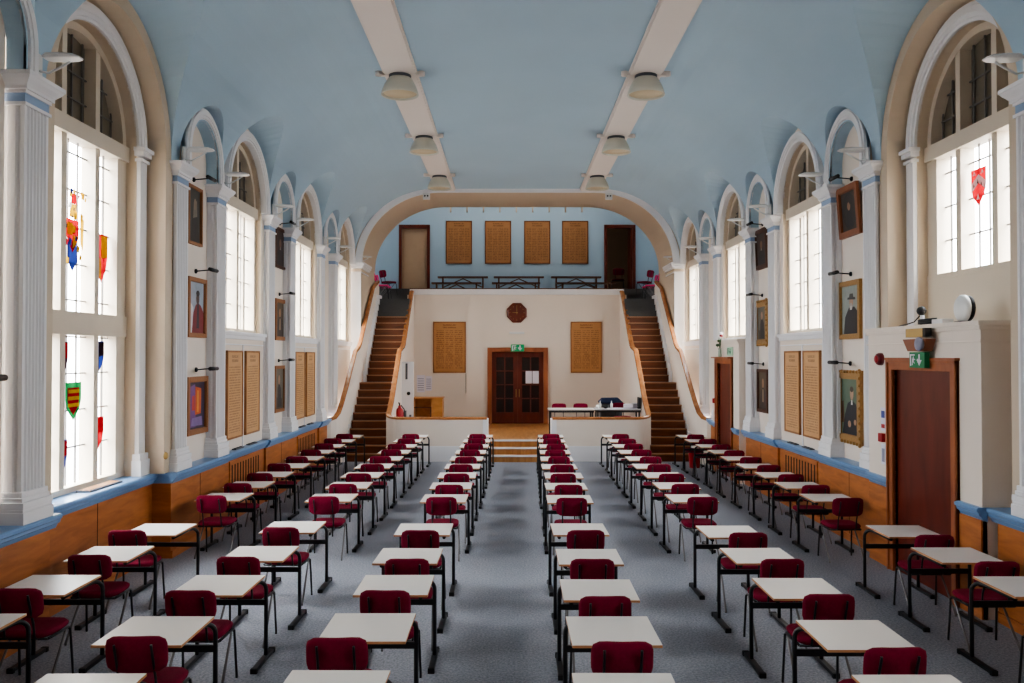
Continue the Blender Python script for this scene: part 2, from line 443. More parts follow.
grille_spans = {}
for s in (-1, 1):
    W = WALL[s]
    # --- panelling segments (y0, y1, panel depth)
    if s < 0:
        segs = [(Y0, A2+.10, 4.68), (A2+.10, B1-PW-.06, 4.93), (B1-PW-.06, B2+.04, 4.68), (B2+.04, C1-PW-.04, 4.72), (C1-PW-.04, C2+.04, 4.68),
                (C2+.04, D1-PW-.04, 4.72), (D1-PW-.04, 21.2, 4.68)]
    else:
        segs = [(Y0, A2+.38, 4.68), (B1-PW-.02, B2+.04, 4.68), (B2+.04, C1-PW-.04, 4.72), (C1-PW-.04, C2+.04, 4.68), (20.02, 21.2, 4.68)]
    mb = MB(); rl = MB()
    for y0, y1, d in segs:
        sbox(mb, s, d, 5.25, y0, y1, 0, 1.0, 'panel')
        sbox(mb, s, d-.025, d, y0, y1, 0, .1, 'panel')
        n = max(1, round((y1-y0)/1.35))
        for k in range(1, n):
            y = y0+(y1-y0)*k/n
            sbox(mb, s, d-.002, d+.01, y-.006, y+.006, .1, 1.0, 'slot')
        e = .04 if d < 4.7 else .035
        rail_seg(rl, s, y0-e, y1+e, d-.1, 5.3+.01*(d < 4.7))
    if s > 0:
        # panelling on the two door lobbies
        for a, b in ((8.60, 9.02), (10.68, 11.28), (17.72, 18.16), (19.62, 19.97)):
            sbox(mb, s, 4.535, 4.6, a, b, 0, 1.0, 'panel')
            rail_seg(rl, s, a-.01, b+.01, 4.49, 4.6)
    mb.obj('panelling', None, W)
    rl.obj('dado_rail', None, W)
    # --- slotted radiator fronts in the panelling
    gs = [(B2+.35, C1-PW-.35, 4.72), (C2+.35, D1-PW-.35, 4.72)] if s < 0 else [(B2+.35, C1-PW-.35, 4.72)]
    for y0, y1, d in gs:
        g = MB()
        sbox(g, s, d-.02, d-.001, y0, y1, .12, .96, 'panel')
        n = int((y1-y0)/.14)
        for k in range(n):
            y = y0+.1+(y1-y0-.2)*k/(n-1)
            sbox(g, s, d-.024, d-.019, y-.025, y+.025, .5, .9, 'slot')
        g.obj('radiator_grille', None, W)
    # --- plaster
    p = MB()
    for q0, q1, h0, h1 in ((Y0, 2.3, ZR, 5.6), (2.3, 3.2, ZR, 2.9), (2.3, 3.2, 5.3, 5.6), (3.2, A2-PW-.01, ZR, 5.6)): sbox(p, s, DN, 5.4, q0, q1, h0, h1, 'cream')  # leaves an added opening out of view that lets in fill light
    sbox(p, s, DN, 5.4, Y0, A2-PW-.01, 5.6, 7.3, 'cream')
    for ya, yb in ((B1, B2-PW), (C1, C2-PW), (D1, D2-PW)):
        sbox(p, s, DN, 5.4, ya-PW, yb+PW, ZR-.01, 6.5, 'cream')
    # bay walls
    for idx, (cy, kind) in enumerate(WIN):
        if kind == 'A':
            y0, y1 = A2-.02, B1-PW+.02
            # front plane with big plain arch, recess, then window wall
            arch_plate(p, s, y0-.3, y1+.3, ZR, 7.1, cy, 1.36, 5.33, 4.72, 5.0, 'beige')
            if s < 0: arch_plate(p, s, y0, y1, ZR-.01, 7.1, cy, 1.12, 5.33, 5.0, 5.45, 'cream')
            else: arch_plate(p, s, y0, y1, 0, 7.1, cy, 1.12, 5.33, 5.0, 5.45, 'cream', zb=3.0)
        else:
            y0, y1 = (B2, C1-PW) if idx == 1 else (C2, D1-PW) if idx == 2 else (D2, YE-.3)
            arch_plate(p, s, y0-.1, y1+.1, ZR-.02, 7.0, cy, 1.0, 5.3, DW, 5.2, 'cream', zb=3.0)
    p.obj('plaster', None, W)
    # arch soffits of the niches, painted blue
    nb = MB()
    for cy in NICHE:
        h = (B2-PW-B1)/2
        arch_ring(nb, s, cy, 5.5, h, h+.02, lambda z: 4.63, DN, ZC, m='blue', stepped=False)
    nb.obj('niche_soffit', None, W)
    # sills and friezes under the windows
    for idx, (cy, kind) in enumerate(WIN):
        if kind == 'A': continue
        sl = MB()
        hw = 1.16
        sbox(sl, s, DW-.08, 5.1, cy-hw+.02, cy+hw-.02, 3.0, 3.06, 'white')
        sbox(sl, s, DW-.05, DW+.01, cy-hw+.02, cy+hw-.02, 2.94, 3.0, 'white')
        sbox(sl, s, DW-.02, DW+.01, cy-hw+.02, cy+hw-.02, 2.84, 2.86, 'white')
        sl.obj('sill', None, W, .006)
    # arch mouldings
    am = MB()
    for idx, (cy, kind) in enumerate(WIN):
        if kind == 'A': continue
        arch_ring(am, s, cy, 5.3, 1.0, 1.17, lambda z: 4.62, DW+.02, ZC)
    for cy in NICHE:
        arch_ring(am, s, cy, 5.5, .55, .73, lambda z: 4.60, None, ZC)
    am.obj('arch_moulding', 'white', W)
    # slim pilasters and arch of the large window
    cy = WIN[0][0]
    sp = MB()
    arch_ring(sp, s, cy, 5.33, 1.12, 1.33, lambda z: 4.93, 5.02, 5.33)
    for e in (-1, 1):
        ya, yb = cy+e*1.13, cy+e*1.32
        zb = ZR if s < 0 else 3.03
        sbox(sp, s, 4.95, 5.02, ya, yb, zb, 5.2)
        sbox(sp, s, 4.92, 5.02, ya-e*.02, yb+e*.02, 5.15, 5.19)
        sbox(sp, s, 4.90, 5.02, ya-e*.04, yb+e*.03, 5.22, 5.28)
        sbox(sp, s, 4.87, 5.02, ya-e*.06, yb+e*.035, 5.28, 5.33)
        if s < 0:
            sbox(sp, s, 4.90, 5.02, ya-e*.05, yb+e*.035, zb, zb+.2)
            sbox(sp, s, 4.92, 5.02, ya-e*.03, yb+e*.03, zb+.2, zb+.28)
    sp.obj('arch_moulding', 'white', W, .005)

# ------------------------------------------------------------------ pilasters
def pil_plan(yc, w, d0, d1, nf=6, ns=2):
    """plan outline, fluted face toward the hall and fluted returns (d,y)"""
    out = [(d1, yc-w/2)]
    fw = .030; dep = .026
    def flutes(a, b, n, fn):
        L = b-a; step = L/n
        for k in range(n):
            c = a+step*(k+.5)
            for t, q in ((-fw, 0), (-fw*.7, .7), (0, 1), (fw*.7, .7), (fw, 0)):
                out.append(fn(c+t*min(1, step/.075), q*dep))
    flutes(d1-.01, d0+.01, ns, lambda t, q: (t, yc-w/2+q)) if False else None
    # near return: from wall (d1) to face (d0)
    L = d1-d0
    for k in range(ns):
        c = d1-(L)*(k+.5)/ns
        for t, q in ((.024, 0), (.016, .7), (0, 1), (-.016, .7), (-.024, 0)):
            out.append((c+t, yc-w/2+q*dep))
    out.append((d0, yc-w/2))
    flutes(yc-w/2+.03, yc+w/2-.03, nf, lambda t, q: (d0+q, t))
    out.append((d0, yc+w/2))
    for k in range(ns):
        c = d0+(L)*(k+.5)/ns
        for t, q in ((-.024, 0), (-.016, .7), (0, 1), (.016, .7), (.024, 0)):
            out.append((c+t, yc+w/2-q*dep))
    out.append((d1, yc+w/2))
    return out

tn = 3
ords = ['nearest', 'second', 'third', 'fourth', 'fifth', 'sixth', 'farthest']
def build_pilaster(s, yfar, i, name):
    yc = yfar-PW/2
    root = empty(name, (SX(s, DF), yc, 0))
    def rel(o): o.location = (-SX(s, DF), -yc, 0)
    struct(root, 'white fluted pilaster, %s from the camera on the %s wall' % (ords[i], SIDE[s]), 'pilaster')
    w = .40
    mb = MB()
    pl = pil_plan(yc, w, DF, 4.9)
    mb.loft([[(SX(s, d), y, 1.42) for d, y in pl], [(SX(s, d), y, 4.97) for d, y in pl]])
    rel(mb.obj('shaft', 'white', root))
    mb = MB()
    for e, z0, z1 in ((.055, ZR, 1.24), (.045, 1.24, 1.27), (.05, 1.27, 1.33), (.03, 1.33, 1.37), (.02, 1.37, 1.42)):
        sbox(mb, s, DF-e, 4.9, yc-w/2-e, yc+w/2+e, z0, z1)
    rel(mb.obj('base', 'white', root, .008))
    mb = MB()
    for e, z0, z1 in ((.02, 4.955, 4.985), (.008, 4.985, 4.99), (.02, 5.07, 5.10), (.04, 5.10, 5.13)):
        sbox(mb, s, DF-e, 4.9, yc-w/2-e, yc+w/2+e, z0, z1)
    # flaring cyma
    rings = []
    for e, z in ((.04, 5.13), (.055, 5.15), (.085, 5.18), (.10, 5.205), (.11, 5.215), (.11, ZC)):
        rings.append([(SX(s, DF-e), yc-w/2-e, z), (SX(s, DF-e), yc+w/2+e, z), (SX(s, 4.9), yc+w/2+e, z), (SX(s, 4.9), yc-w/2-e, z)])
    mb.loft(rings)
    rel(mb.obj('capital', 'white', root))
    mb = MB(); sbox(mb, s, DF-.004, 4.9, yc-w/2-.004, yc+w/2+.004, 4.99, 5.07)
    rel(mb.obj('blue_band', 'band', root))
for s in (-1, 1):
    build_pilaster(s, A1, 0, 'trim_%d' % (20+(s > 0)))
    for i, yf in enumerate(PIL):
        build_pilaster(s, yf, i, 'trim_%d' % tn); tn += 1

# ------------------------------------------------------------------ windows
def portal(s, cy, d, w, z0, z1):
    """light portal: guides the sampling of the overcast sky through a window opening"""
    ld = D.lights.new('window_portal', 'AREA'); ld.shape = 'RECTANGLE'; ld.size = w; ld.size_y = z1-z0
    ld.cycles.is_portal = True
    lo = D.objects.new('window_portal', ld); COL.objects.link(lo)
    lo.location = (SX(s, d), cy, (z0+z1)/2)
    lo.rotation_euler = (PI/2, 0, PI/2 if s > 0 else -PI/2)
wn = 1
for s in (-1, 1):
    portal(s, 2.75, 5.45, .9, 2.9, 5.3)  # portal for the added out-of-view opening near the camera
    for idx, (cy, kind) in enumerate(WIN):
        big = kind == 'A'
        hw = 1.12 if big else 1.0
        df = 5.13 if big else 4.85
        dg = df+.13; sw = .24 if big else .1
        z0 = ZR+.01 if (big and s < 0) else 3.62 if big else 3.06
        zs = 5.33 if big else 5.3
        root = empty('window_%d' % wn, (SX(s, df), cy, z0)); wn += 1
        pos = ['nearest', 'second', 'third', 'farthest'][idx]
        struct(root, 'tall arched window with a dull fanlight, %s from the camera in the %s wall' % (pos, SIDE[s]), 'window')
        def rel(o): o.location = (-SX(s, df), -cy, -z0); return o
        fr = MB()
        # stiles, mullions, transoms
        ms = (-.38, .38) if big else (0,)
        sbox(fr, s, df, dg+.05, cy-hw-.004, cy-hw+sw, z0, zs); sbox(fr, s, df, dg+.05, cy+hw-sw, cy+hw+.004, z0, zs)
        for q in ms: sbox(fr, s, df+.006, dg+.045, cy+q-.055, cy+q+.055, z0+.02, 5.2)
        if not big:
            for q in (-.5, .5): sbox(fr, s, df+.06, dg+.03, cy+q-.03, cy+q+.03, z0, 5.1)
        sbox(fr, s, df-.04, dg+.05, cy-hw, cy+hw, 5.13, 5.32)
        sbox(fr, s, df-.012, dg+.055, cy-hw-.005, cy+hw+.005, z0-.002, z0+.06)
        if big and s < 0: sbox(fr, s, df-.02, dg+.05, cy-hw, cy+hw, 2.9, 3.16)
        if big and s > 0: sbox(fr, s, df-.004, 5.4, cy-hw-.006, cy+hw+.006, z0-.64, z0-.001)
        # fanlight mullion(s) and curved rim
        R = hw
        for q in ((-.38, .38) if big else (0,)):
            h = math.sqrt(R*R-q*q)
            sbox(fr, s, df+.01, dg+.04, cy+q-.05, cy+q+.05, 5.3, zs+h-.06)
        arch_ring(fr, s, cy, zs, R-.09, R+.004, lambda z: df+.003, dg+.052, zs, stepped=False)
        rel(fr.obj('frame', 'frame', root))
        # lead glazing bars
        lb = MB()
        edges = [-hw+sw]+[v for q in ms for v in (q-.055, q+.055)]+[hw-sw]
        zz0, zz1 = z0+.06, 5.13
        for a, b in zip(edges[::2], edges[1::2]):
            n = 3 if big else 4
            for k in range(1, n):
                y = a+(b-a)*k/n
                sbox(lb, s, dg-.03, dg-.012, cy+y-.008, cy+y+.008, zz0, zz1)
            z = zz0+.42
            while z < zz1-.1:
                sbox(lb, s, dg-.028, dg-.010, cy+a, cy+b, z-.008, z+.008); z += .42
        for k in range(-4, 5):
            q = k*.24; 
            if abs(q) < R-.1: sbox(lb, s, dg-.012, dg+.01, cy+q-.008, cy+q+.008, 5.3, zs+math.sqrt((R-.05)**2-q*q))
        for zq in (5.62, 5.92):
            h = math.sqrt(max(.01, (R-.05)**2-(zq-zs)**2)); sbox(lb, s, dg-.012, dg+.01, cy-h, cy+h, zq-.008, zq+.008)
        rel(lb.obj('glazing_bars', 'lead', root))
        gl = MB(); gl.face([(SX(s, dg), cy-hw, z0), (SX(s, dg), cy+hw, z0), (SX(s, dg), cy+hw, 5.3), (SX(s, dg), cy-hw, 5.3)])
        rel(gl.obj('glass', 'glass', root))
        fn = MB()
        pts = [(SX(s, dg+.02), cy-R*math.cos(PI*k/24), zs+R*math.sin(PI*k/24)) for k in range(25)]
        fn.face([(SX(s, dg+.02), cy-R, 5.2)]+pts+[(SX(s, dg+.02), cy+R, 5.2)])
        rel(fn.obj('fanlight_glass', 'fanlight', root))
        # stained-glass shields hung on the glass
        def shield(y, z, w, h, design, dd=.036):
            """design: list of (polygon in unit u,v, colour)"""
            sh = MB()
            for k, (poly, c) in enumerate(design):
                dx = SX(s, dg-dd-.002*k)
                sh.face([(dx, cy+y+(u-.5)*w*(-s), z+(v)*h) for u, v in poly], 'st_'+c)
            rel(sh.obj('stained_shield', None, root, fixn=False))
        SH = [(0, 1), (1, 1), (1, .55), (.88, .28), (.5, 0), (.12, .28), (0, .55)]
        def inset(k): return [(.5+(u-.5)*k, .5+(v-.5)*k) for u, v in SH]
        bars = [(inset(1), 'green'), (inset(.72), 'red')]+[([(.16, v), (.84, v), (.84, v+.09), (.16, v+.09)], 'yellow') for v in (.36, .54, .72)]
        quart = lambda a, b: [(inset(1), a), ([(.5, .97), (.97, .97), (.97, .55), (.5, .5)], b), ([(.05, .52), (.5, .5), (.5, .04), (.14, .3)], b)]
        chev = [(inset(1), 'red'), ([(.5, .62), (1, .38), (.97, .62), (.5, .85), (.03, .62), (0, .38)], 'white'),
                ([(.12, .84), (.34, .84), (.23, .96)], 'white'), ([(.66, .84), (.88, .84), (.77, .96)], 'white'), ([(.4, .18), (.6, .18), (.5, .34)], 'white'),
                ([(.44, .6), (.56, .6), (.5, .72)], 'dark'), ([(.2, .5), (.3, .55), (.24, .62)], 'dark'), ([(.8, .5), (.7, .55), (.76, .62)], 'dark')]
        if big and s < 0:
            shield(.03, 1.92, .36, .44, bars)
            shield(-.24, 2.42, .3, .40, quart('dark', 'red')); shield(-.24, 1.32, .3, .40, quart('blue', 'red'))
            shield(.62, 2.46, .28, .38, quart('blue', 'dark')); shield(.62, 1.52, .28, .40, quart('red', 'darkred' if 0 else 'red'))
            ach = [([(.3, .35), (.7, .35), (.72, .12), (.5, 0), (.28, .12)], 'blue'), ([(.22, .6), (.78, .6), (.78, .4), (.5, .22), (.22, .4)], 'red'),
                   ([(.26, .56), (.5, .56), (.5, .42), (.26, .42)], 'yellow'), ([(.5, .42), (.74, .42), (.6, .3), (.5, .27)], 'yellow'),
                   ([(.02, .62), (.2, .7), (.2, .36), (.06, .26)], 'yellow'), ([(.98, .62), (.8, .7), (.8, .36), (.94, .26)], 'yellow'),
                   ([(.3, .62), (.7, .62), (.66, .78), (.34, .78)], 'yellow'), ([(.36, .78), (.64, .78), (.6, .9), (.4, .9)], 'red'), ([(.44, .9), (.56, .9), (.5, 1)], 'yellow')]
            rg = random.Random(5)
            for q in range(26):
                u, v = rg.uniform(.05, .95), rg.uniform(.12, .95); e_ = rg.uniform(.03, .08)
                ach.append(([(u-e_, v-e_*.5), (u+e_*.6, v-e_*.6), (u+e_, v+e_*.3), (u-e_*.5, v+e_*.6)], rg.choice(['yellow', 'yellow', 'yellow', 'red', 'dark', 'blue', 'white'])))
            shield(-.02, 3.62, .50, 1.0, ach); shield(.66, 3.55, .34, .6, quart('red', 'yellow'))
        elif big and s > 0:
            shield(.10, 4.40, .32, .44, chev)
        elif idx == 1 and s < 0:
            shield(-.52, 3.42, .4, .9, quart('dark', 'yellow'))
        portal(s, cy, dg+.10, 2*hw+.1, z0-.05, 5.35)

# ------------------------------------------------------------------ door lobbies on the right wall
def lobby(y0, y1, side_d, dn, name, f0, f1, label, walllabel):
    s = 1; df = 4.55
    lb = MB()
    # box with door opening between f0+.12 and f1-.12 up to 2.52
    a, b = f0+.13, f1-.13
    sbox(lb, s, df, side_d, y0, a, ZR if 0 else 0, 3.0); sbox(lb, s, df, side_d, b, y1, 0, 3.0); sbox(lb, s, df, side_d, a, b, 2.5, 3.0)
    sbox(lb, s, df-.05, 5.12, y0-.05, y1+.02, 2.97, 3.02); sbox(lb, s, df-.03, side_d, y0-.03, y1+.02, 2.93, 2.97); sbox(lb, s, df-.02, side_d, y0-.02, y1+.015, 2.80, 2.815)
    o = lb.obj('door_lobby', 'cream', WALL[1], .004)
    root = empty(name, (SX(1, df), (f0+f1)/2, 0))
    struct(root, label, 'door')
    rel = lambda o: setattr(o, 'location', (-SX(1, df), -(f0+f1)/2, 0))
    fr = MB()
    for q0, q1 in ((f0, a), (b, f1)):
        sbox(fr, s, df-.035, df+.16, q0, q1, 0, 2.5); sbox(fr, s, df-.055, df, q0 if q0 == f0 else q1-.04, q0+.04 if q0 == f0 else q1, 0, 2.62)
    sbox(fr, s, df-.035, df+.16, f0, f1, 2.49, 2.6); sbox(fr, s, df-.055, df, f0, f1, 2.58, 2.63)
    sbox(fr, s, df-.13 if name == 'door_2' else df-.06, df, f0-.02, f1+.02, 2.61, 2.64)
    rel(fr.obj('door_frame', 'architrave', root, .006))
    lf = MB(); sbox(lf, s, df+.03, df+.08, a, b, .01, 2.49)
    rel(lf.obj('door_leaf', 'door', root))
    return root
lobby(8.60, 11.30, 5.05, 4.82, 'door_1', 9.02, 10.68, 'dark red-brown door in a wide frame beneath the green exit sign, near right', '')
lobby(17.70, 19.97, 4.8, 4.8, 'door_2', 18.16, 19.62, 'narrow-looking dark brown door in the far part of the right wall', '')

# ------------------------------------------------------------------ end arch and gallery
def ell(a, b, zs, n=40, z0=None):
    pts = [(-a, z0)] if z0 is not None else []
    hd = VB/VA*a
    for k in range(n//2+1):
        t = PI/2*k/(n//2); pts.append((-(hd+(a-hd)*math.cos(t)), zs+(b)*math.sin(t)))
    for k in range(n//2+1):
        t = PI/2*(1-k/(n//2)); pts.append((hd+(a-hd)*math.cos(t), zs+b*math.sin(t)))
    if z0 is not None: pts.append((a, z0))
    return pts
we = empty('wall_end'); struct(we, 'end wall with a wide cream arch opening onto the gallery', 'wall')
inn = ell(4.5, 2.06, 5.32, z0=0); out = [(u*1.25, (v*1.3 if v > 5.3 else v)) for u, v in inn]
mb = MB(); mb.loft([[(XC+u, YE, v), (XC+U, YE, V), (XC+U, 26.9, V), (XC+u, 26.9, v)] for (u, v), (U, V) in zip(inn, out)], 'beige')
mb.obj('arch_soffit', None, we)
i2 = ell(4.47, 2.03, 5.34); o2 = ell(4.66, 2.15, 5.34)
mb = MB(); mb.loft([[(XC+u, YE-.04, v), (XC+U, YE-.04, V), (XC+U, YE+.02, V), (XC+u, YE+.06, v)] for (u, v), (U, V) in zip(i2, o2)], 'white')
mb.obj('arch_moulding', None, we)
for s in (-1, 1):
    mb = MB()
    for e, z0, z1 in ((.03, 5.05, 5.08), (.06, 5.17, 5.22), (.1, 5.22, 5.28), (.12, 5.28, 5.34)):
        sbox(mb, s, 4.5-e, 4.78, YE-.05-e, 25.6, z0, z1)
    mb.obj('capital', 'white', we, .01)
    mb = MB(); sbox(mb, s, 4.5, 4.78, YE-.05, YE+.05, 1.0, 5.05)
    mb.obj('pier', 'white', we)
    mb = MB(); sbox(mb, s, 4.46, 4.6, YE+.05, 26.9, 5.32, 5.34); 
# gallery back wall, with dooropenings
GY = 29.5
gb = empty('wall_gallery'); struct(gb, 'pale blue back wall of the upper gallery', 'wall')
gd = [(-3.86, -2.78), (3.27, 4.36)]
mb = MB()
xs = [-5.4, gd[0][0], gd[0][1], gd[1][0], gd[1][1], 5.9]
for x0, x1 in ((xs[0], xs[1]), (xs[2], xs[3]), (xs[4], xs[5])): mb.box(x0, x1, GY, GY+.15, 4.4, 8.6)
for x0, x1 in gd: mb.box(x0, x1, GY, GY+.15, 7.2, 8.6)
for x in (-5.4, 5.85): mb.box(x-.1, x, 26.9, GY, 0, 8.6)
mb.obj('plaster', 'blue_wall', gb)
mb = MB(); mb.box(-5.5, 5.9, 26.9, 31.5, 8.5, 8.6); mb.obj('gallery_ceiling', 'cream', gb)
mb = MB(); mb.box(-5.5, 5.9, 31.2, 31.3, 4.4, 8.6); mb.box(-5.5, -5.4, GY, 31.3, 4.4, 8.6); mb.box(5.85, 5.95, GY, 31.3, 4.4, 8.6); mb.obj('back_room', 'darkroom', gb)
# soffit ticks: little brackets where the arch soffit meets the gallery ceiling
mb = MB()
for k in range(9): mb.box(XC-2.1+k*.52-.02, XC-2.1+k*.52+.02, 26.75, 26.92, 7.22, 7.37)
mb.obj('soffit_hooks', 'beige', we)
RX0, RX1 = -3.19, 3.63
# gallery floor tiers
gf = MB()
gf.box(-4.3, RX0-.1, 26.9, 28.0, 4.3, 4.44); gf.box(RX1+.1, 4.75, 26.9, 28.0, 4.3, 4.44); gf.box(RX0-.1, RX1+.1, 27.3, 28.0, 4.3, 4.44); gf.box(-4.3, 4.75, 28.0, 28.5, 4.3, 4.66); gf.box(-5.4, 5.85, 28.5, 31.2, 4.3, 4.92)
gfo = gf.obj('gallery_floor', 'greycarpet'); struct(gfo, 'dark grey carpeted stepped floor of the upper gallery', 'gallery floor')

# lower recess back wall, up to the gallery parapet
RX0, RX1 = -3.19, 3.63
rb = empty('wall_back'); struct(rb, 'cream wall of the raised recess below the gallery parapet', 'wall')
mb = MB()
dx0, dx1, dzt = -.62, 1.11, 2.83
mb.box(RX0-.1, dx0, 27.2, 27.35, 0, 4.62); mb.box(dx1, RX1+.1, 27.2, 27.35, 0, 4.62); mb.box(dx0, dx1, 27.2, 27.35, dzt, 4.62)
mb.obj('plaster', 'cream', rb)
MB().box(-1.4, 1.9, 27.7, 27.75, 0, 4.3).obj('light_leak_block', 'darkroom', rb)  # unseen backing box added to stop daylight leaking through the door gap
for q0, q1, h0, h1 in ((-1.4, -1.3, .4, 4.3), (1.8, 1.9, .4, 4.3), (-1.4, 1.9, 3.2, 4.3)): MB().box(q0, q1, 27.36, 27.75, h0, h1).obj('light_leak_block', 'darkroom', rb)  # sides and top of the added light-blocking box
mb = MB(); mb.box(RX0-.02, RX1+.02, 27.15, 27.4, 4.62, 4.8); mb.obj('parapet', 'white', rb, .008)
mb = MB(); mb.box(RX0-.02, RX1+.02, 27.22, 27.34, 4.8, 4.835); mb.obj('parapet_rail', 'benchwood', rb)

# recess door
rd = empty('door_3', (.245, 27.2, .5)); struct(rd, 'dark glazed double door in a brown frame beneath the octagonal clock', 'door')
def R3(o): o.location = (-.245, -27.2, -.5); return o
mb = MB()
mb.box(-.72, -.58, 27.12, 27.3, .5, 2.8); mb.box(1.07, 1.21, 27.12, 27.3, .5, 2.8); mb.box(-.72, 1.21, 27.12, 27.3, 2.79, 2.93)
R3(mb.obj('door_frame', 'architrave', rd, .008))
for k, (x0, x1) in enumerate(((-.58, .2445), (.2455, 1.07))):
    mb = MB()
    mb.box(x0, x0+.14, 27.22, 27.27, .5, 2.79); mb.box(x1-.14, x1, 27.22, 27.27, .5, 2.79); mb.box(x0+.14, x1-.14, 27.222, 27.268, 2.62, 2.789); mb.box(x0+.14, x1-.14, 27.222, 27.268, .5, .86)
    mb.box((x0+x1)/2-.02, (x0+x1)/2+.02, 27.225, 27.265, .86, 2.62)
    for z in (1.3, 1.74, 2.18): mb.box(x0+.14, x1-.14, 27.225, 27.265, z-.018, z+.018)
    lf = R3(mb.obj('door_leaf', 'door', rd, .004))
    mb = MB(); mb.box(x0+.13, x1-.13, 27.24, 27.25, .85, 2.63)
    g = mb.obj('pane', plain('dark_pane', srgb(40, 28, 26), .12), lf)
    mb = MB(); hx = x1-.05 if k == 0 else x0+.05
    mb.tube([(hx, 27.2, 1.35), (hx, 27.17, 1.37), (hx, 27.17, 1.57), (hx, 27.2, 1.59)], .012); mb.obj('door_handle', 'brass', lf)
for k, x in enumerate((.5, .72)):
    n = MB().box(x, x+.2, 27.205, 27.212, 1.78, 2.18).obj('notice', 'paper')
    tag(n, ['white paper notice on the dark glazed double door, left one', 'white paper notice on the dark glazed double door, right one'][k], 'notice', 'notices on the double door')

# gallery doors
for k, (x0, x1) in enumerate(gd):
    r = empty('door_%d' % (4+k), ((x0+x1)/2, GY, 4.92))
    struct(r, ['brown framed doorway with a closed pale door at the left of the gallery', 'brown framed doorway standing open at the right of the gallery'][k], 'door')
    rel = lambda o: setattr(o, 'location', (-(x0+x1)/2, -GY, -4.92))
    mb = MB()
    mb.box(x0, x0+.1, GY-.06, GY+.17, 4.92, 7.2); mb.box(x1-.1, x1, GY-.06, GY+.17, 4.92, 7.2); mb.box(x0, x1, GY-.06, GY+.17, 7.1, 7.22)
    rel(mb.obj('door_frame', 'door', r, .008))
    mb = MB()
    if k == 0: mb.box(x0+.28, x1-.1, GY+.08, GY+.12, 4.93, 7.1); mb.box(x0+.1, x0+.28, GY+.08, GY+.13, 4.93, 7.1, 'door'); mb.mats = ['darkroom', 'door']; 
    else: mb.box(x1-.16, x1-.11, GY-.05, GY+.8, 4.93, 7.1)
    rel(mb.obj('door_leaf', 'door', r))

# ------------------------------------------------------------------ recess platform and entrance steps
pf = MB(); pf.box(RX0, RX1, 22.1, 27.2, .0, .5); pf.box(.245-.80, .245+.80, 21.92, 22.1, .0, .499)
pfo = pf.obj('recess_floor', 'parquet'); struct(pfo, 'raised wooden floor of the recess below the gallery', 'platform floor')
st = empty('entrance_steps', (.245, 21.3, 0)); struct(st, 'three wooden steps with white nosings rising to the double door', 'steps')
for k in range(3):
    y0 = 21.34+.28*k
    mb = MB(); mb.box(.245-.79, .245+.79, y0, 21.905+.02*k, .167*k, .167*(k+1)); o = mb.obj('step', 'parquet', st); o.location = (-.245, -21.3, 0)
    mb = MB(); mb.box(.245-.792, .245+.792, y0-.02, y0+.07, .167*(k+1)-.035, .167*(k+1)+.003); mb.obj('nosing', 'white', o)

# ------------------------------------------------------------------ stairs
NR, RISE = 23, 4.44/23
def tread_y(k):     # front edge of riser k (0-based)
    return 21.45+.22*k if k < 10 else 21.45+.22*10+.45+.196*(k-10)
def wall_path(mb, path, th, m, side):
    """vertical wall under a 3D path (x,y,ztop) with thickness to one side"""
    rings = []
    for k, (x, y, z) in enumerate(path):
        a = Vector(path[max(0, k-1)][:2]); b = Vector(path[min(len(path)-1, k+1)][:2])
        t = (b-a).normalized(); n = Vector((-t.y, t.x))*side*th
        rings.append([(x, y, 0), (x, y, z), (x+n.x, y+n.y, z), (x+n.x, y+n.y, 0)])
    mb.loft(rings, m)
def cap_path(mb, path, w, h, m, side, off):
    rings = []
    for k, (x, y, z) in enumerate(path):
        a = Vector(path[max(0, k-1)][:2]); b = Vector(path[min(len(path)-1, k+1)][:2])
        t = (b-a).normalized(); n = Vector((-t.y, t.x))*side
        c = Vector((x, y))+n*off
        p = lambda u, v: (c.x+n.x*u, c.y+n.y*u, z+v)
        rings.append([p(-w/2, -.01), p(-w/2, h*.7), p(-w/3, h), p(w/3, h), p(w/2, h*.7), p(w/2, -.01)])
    mb.loft(rings, m)
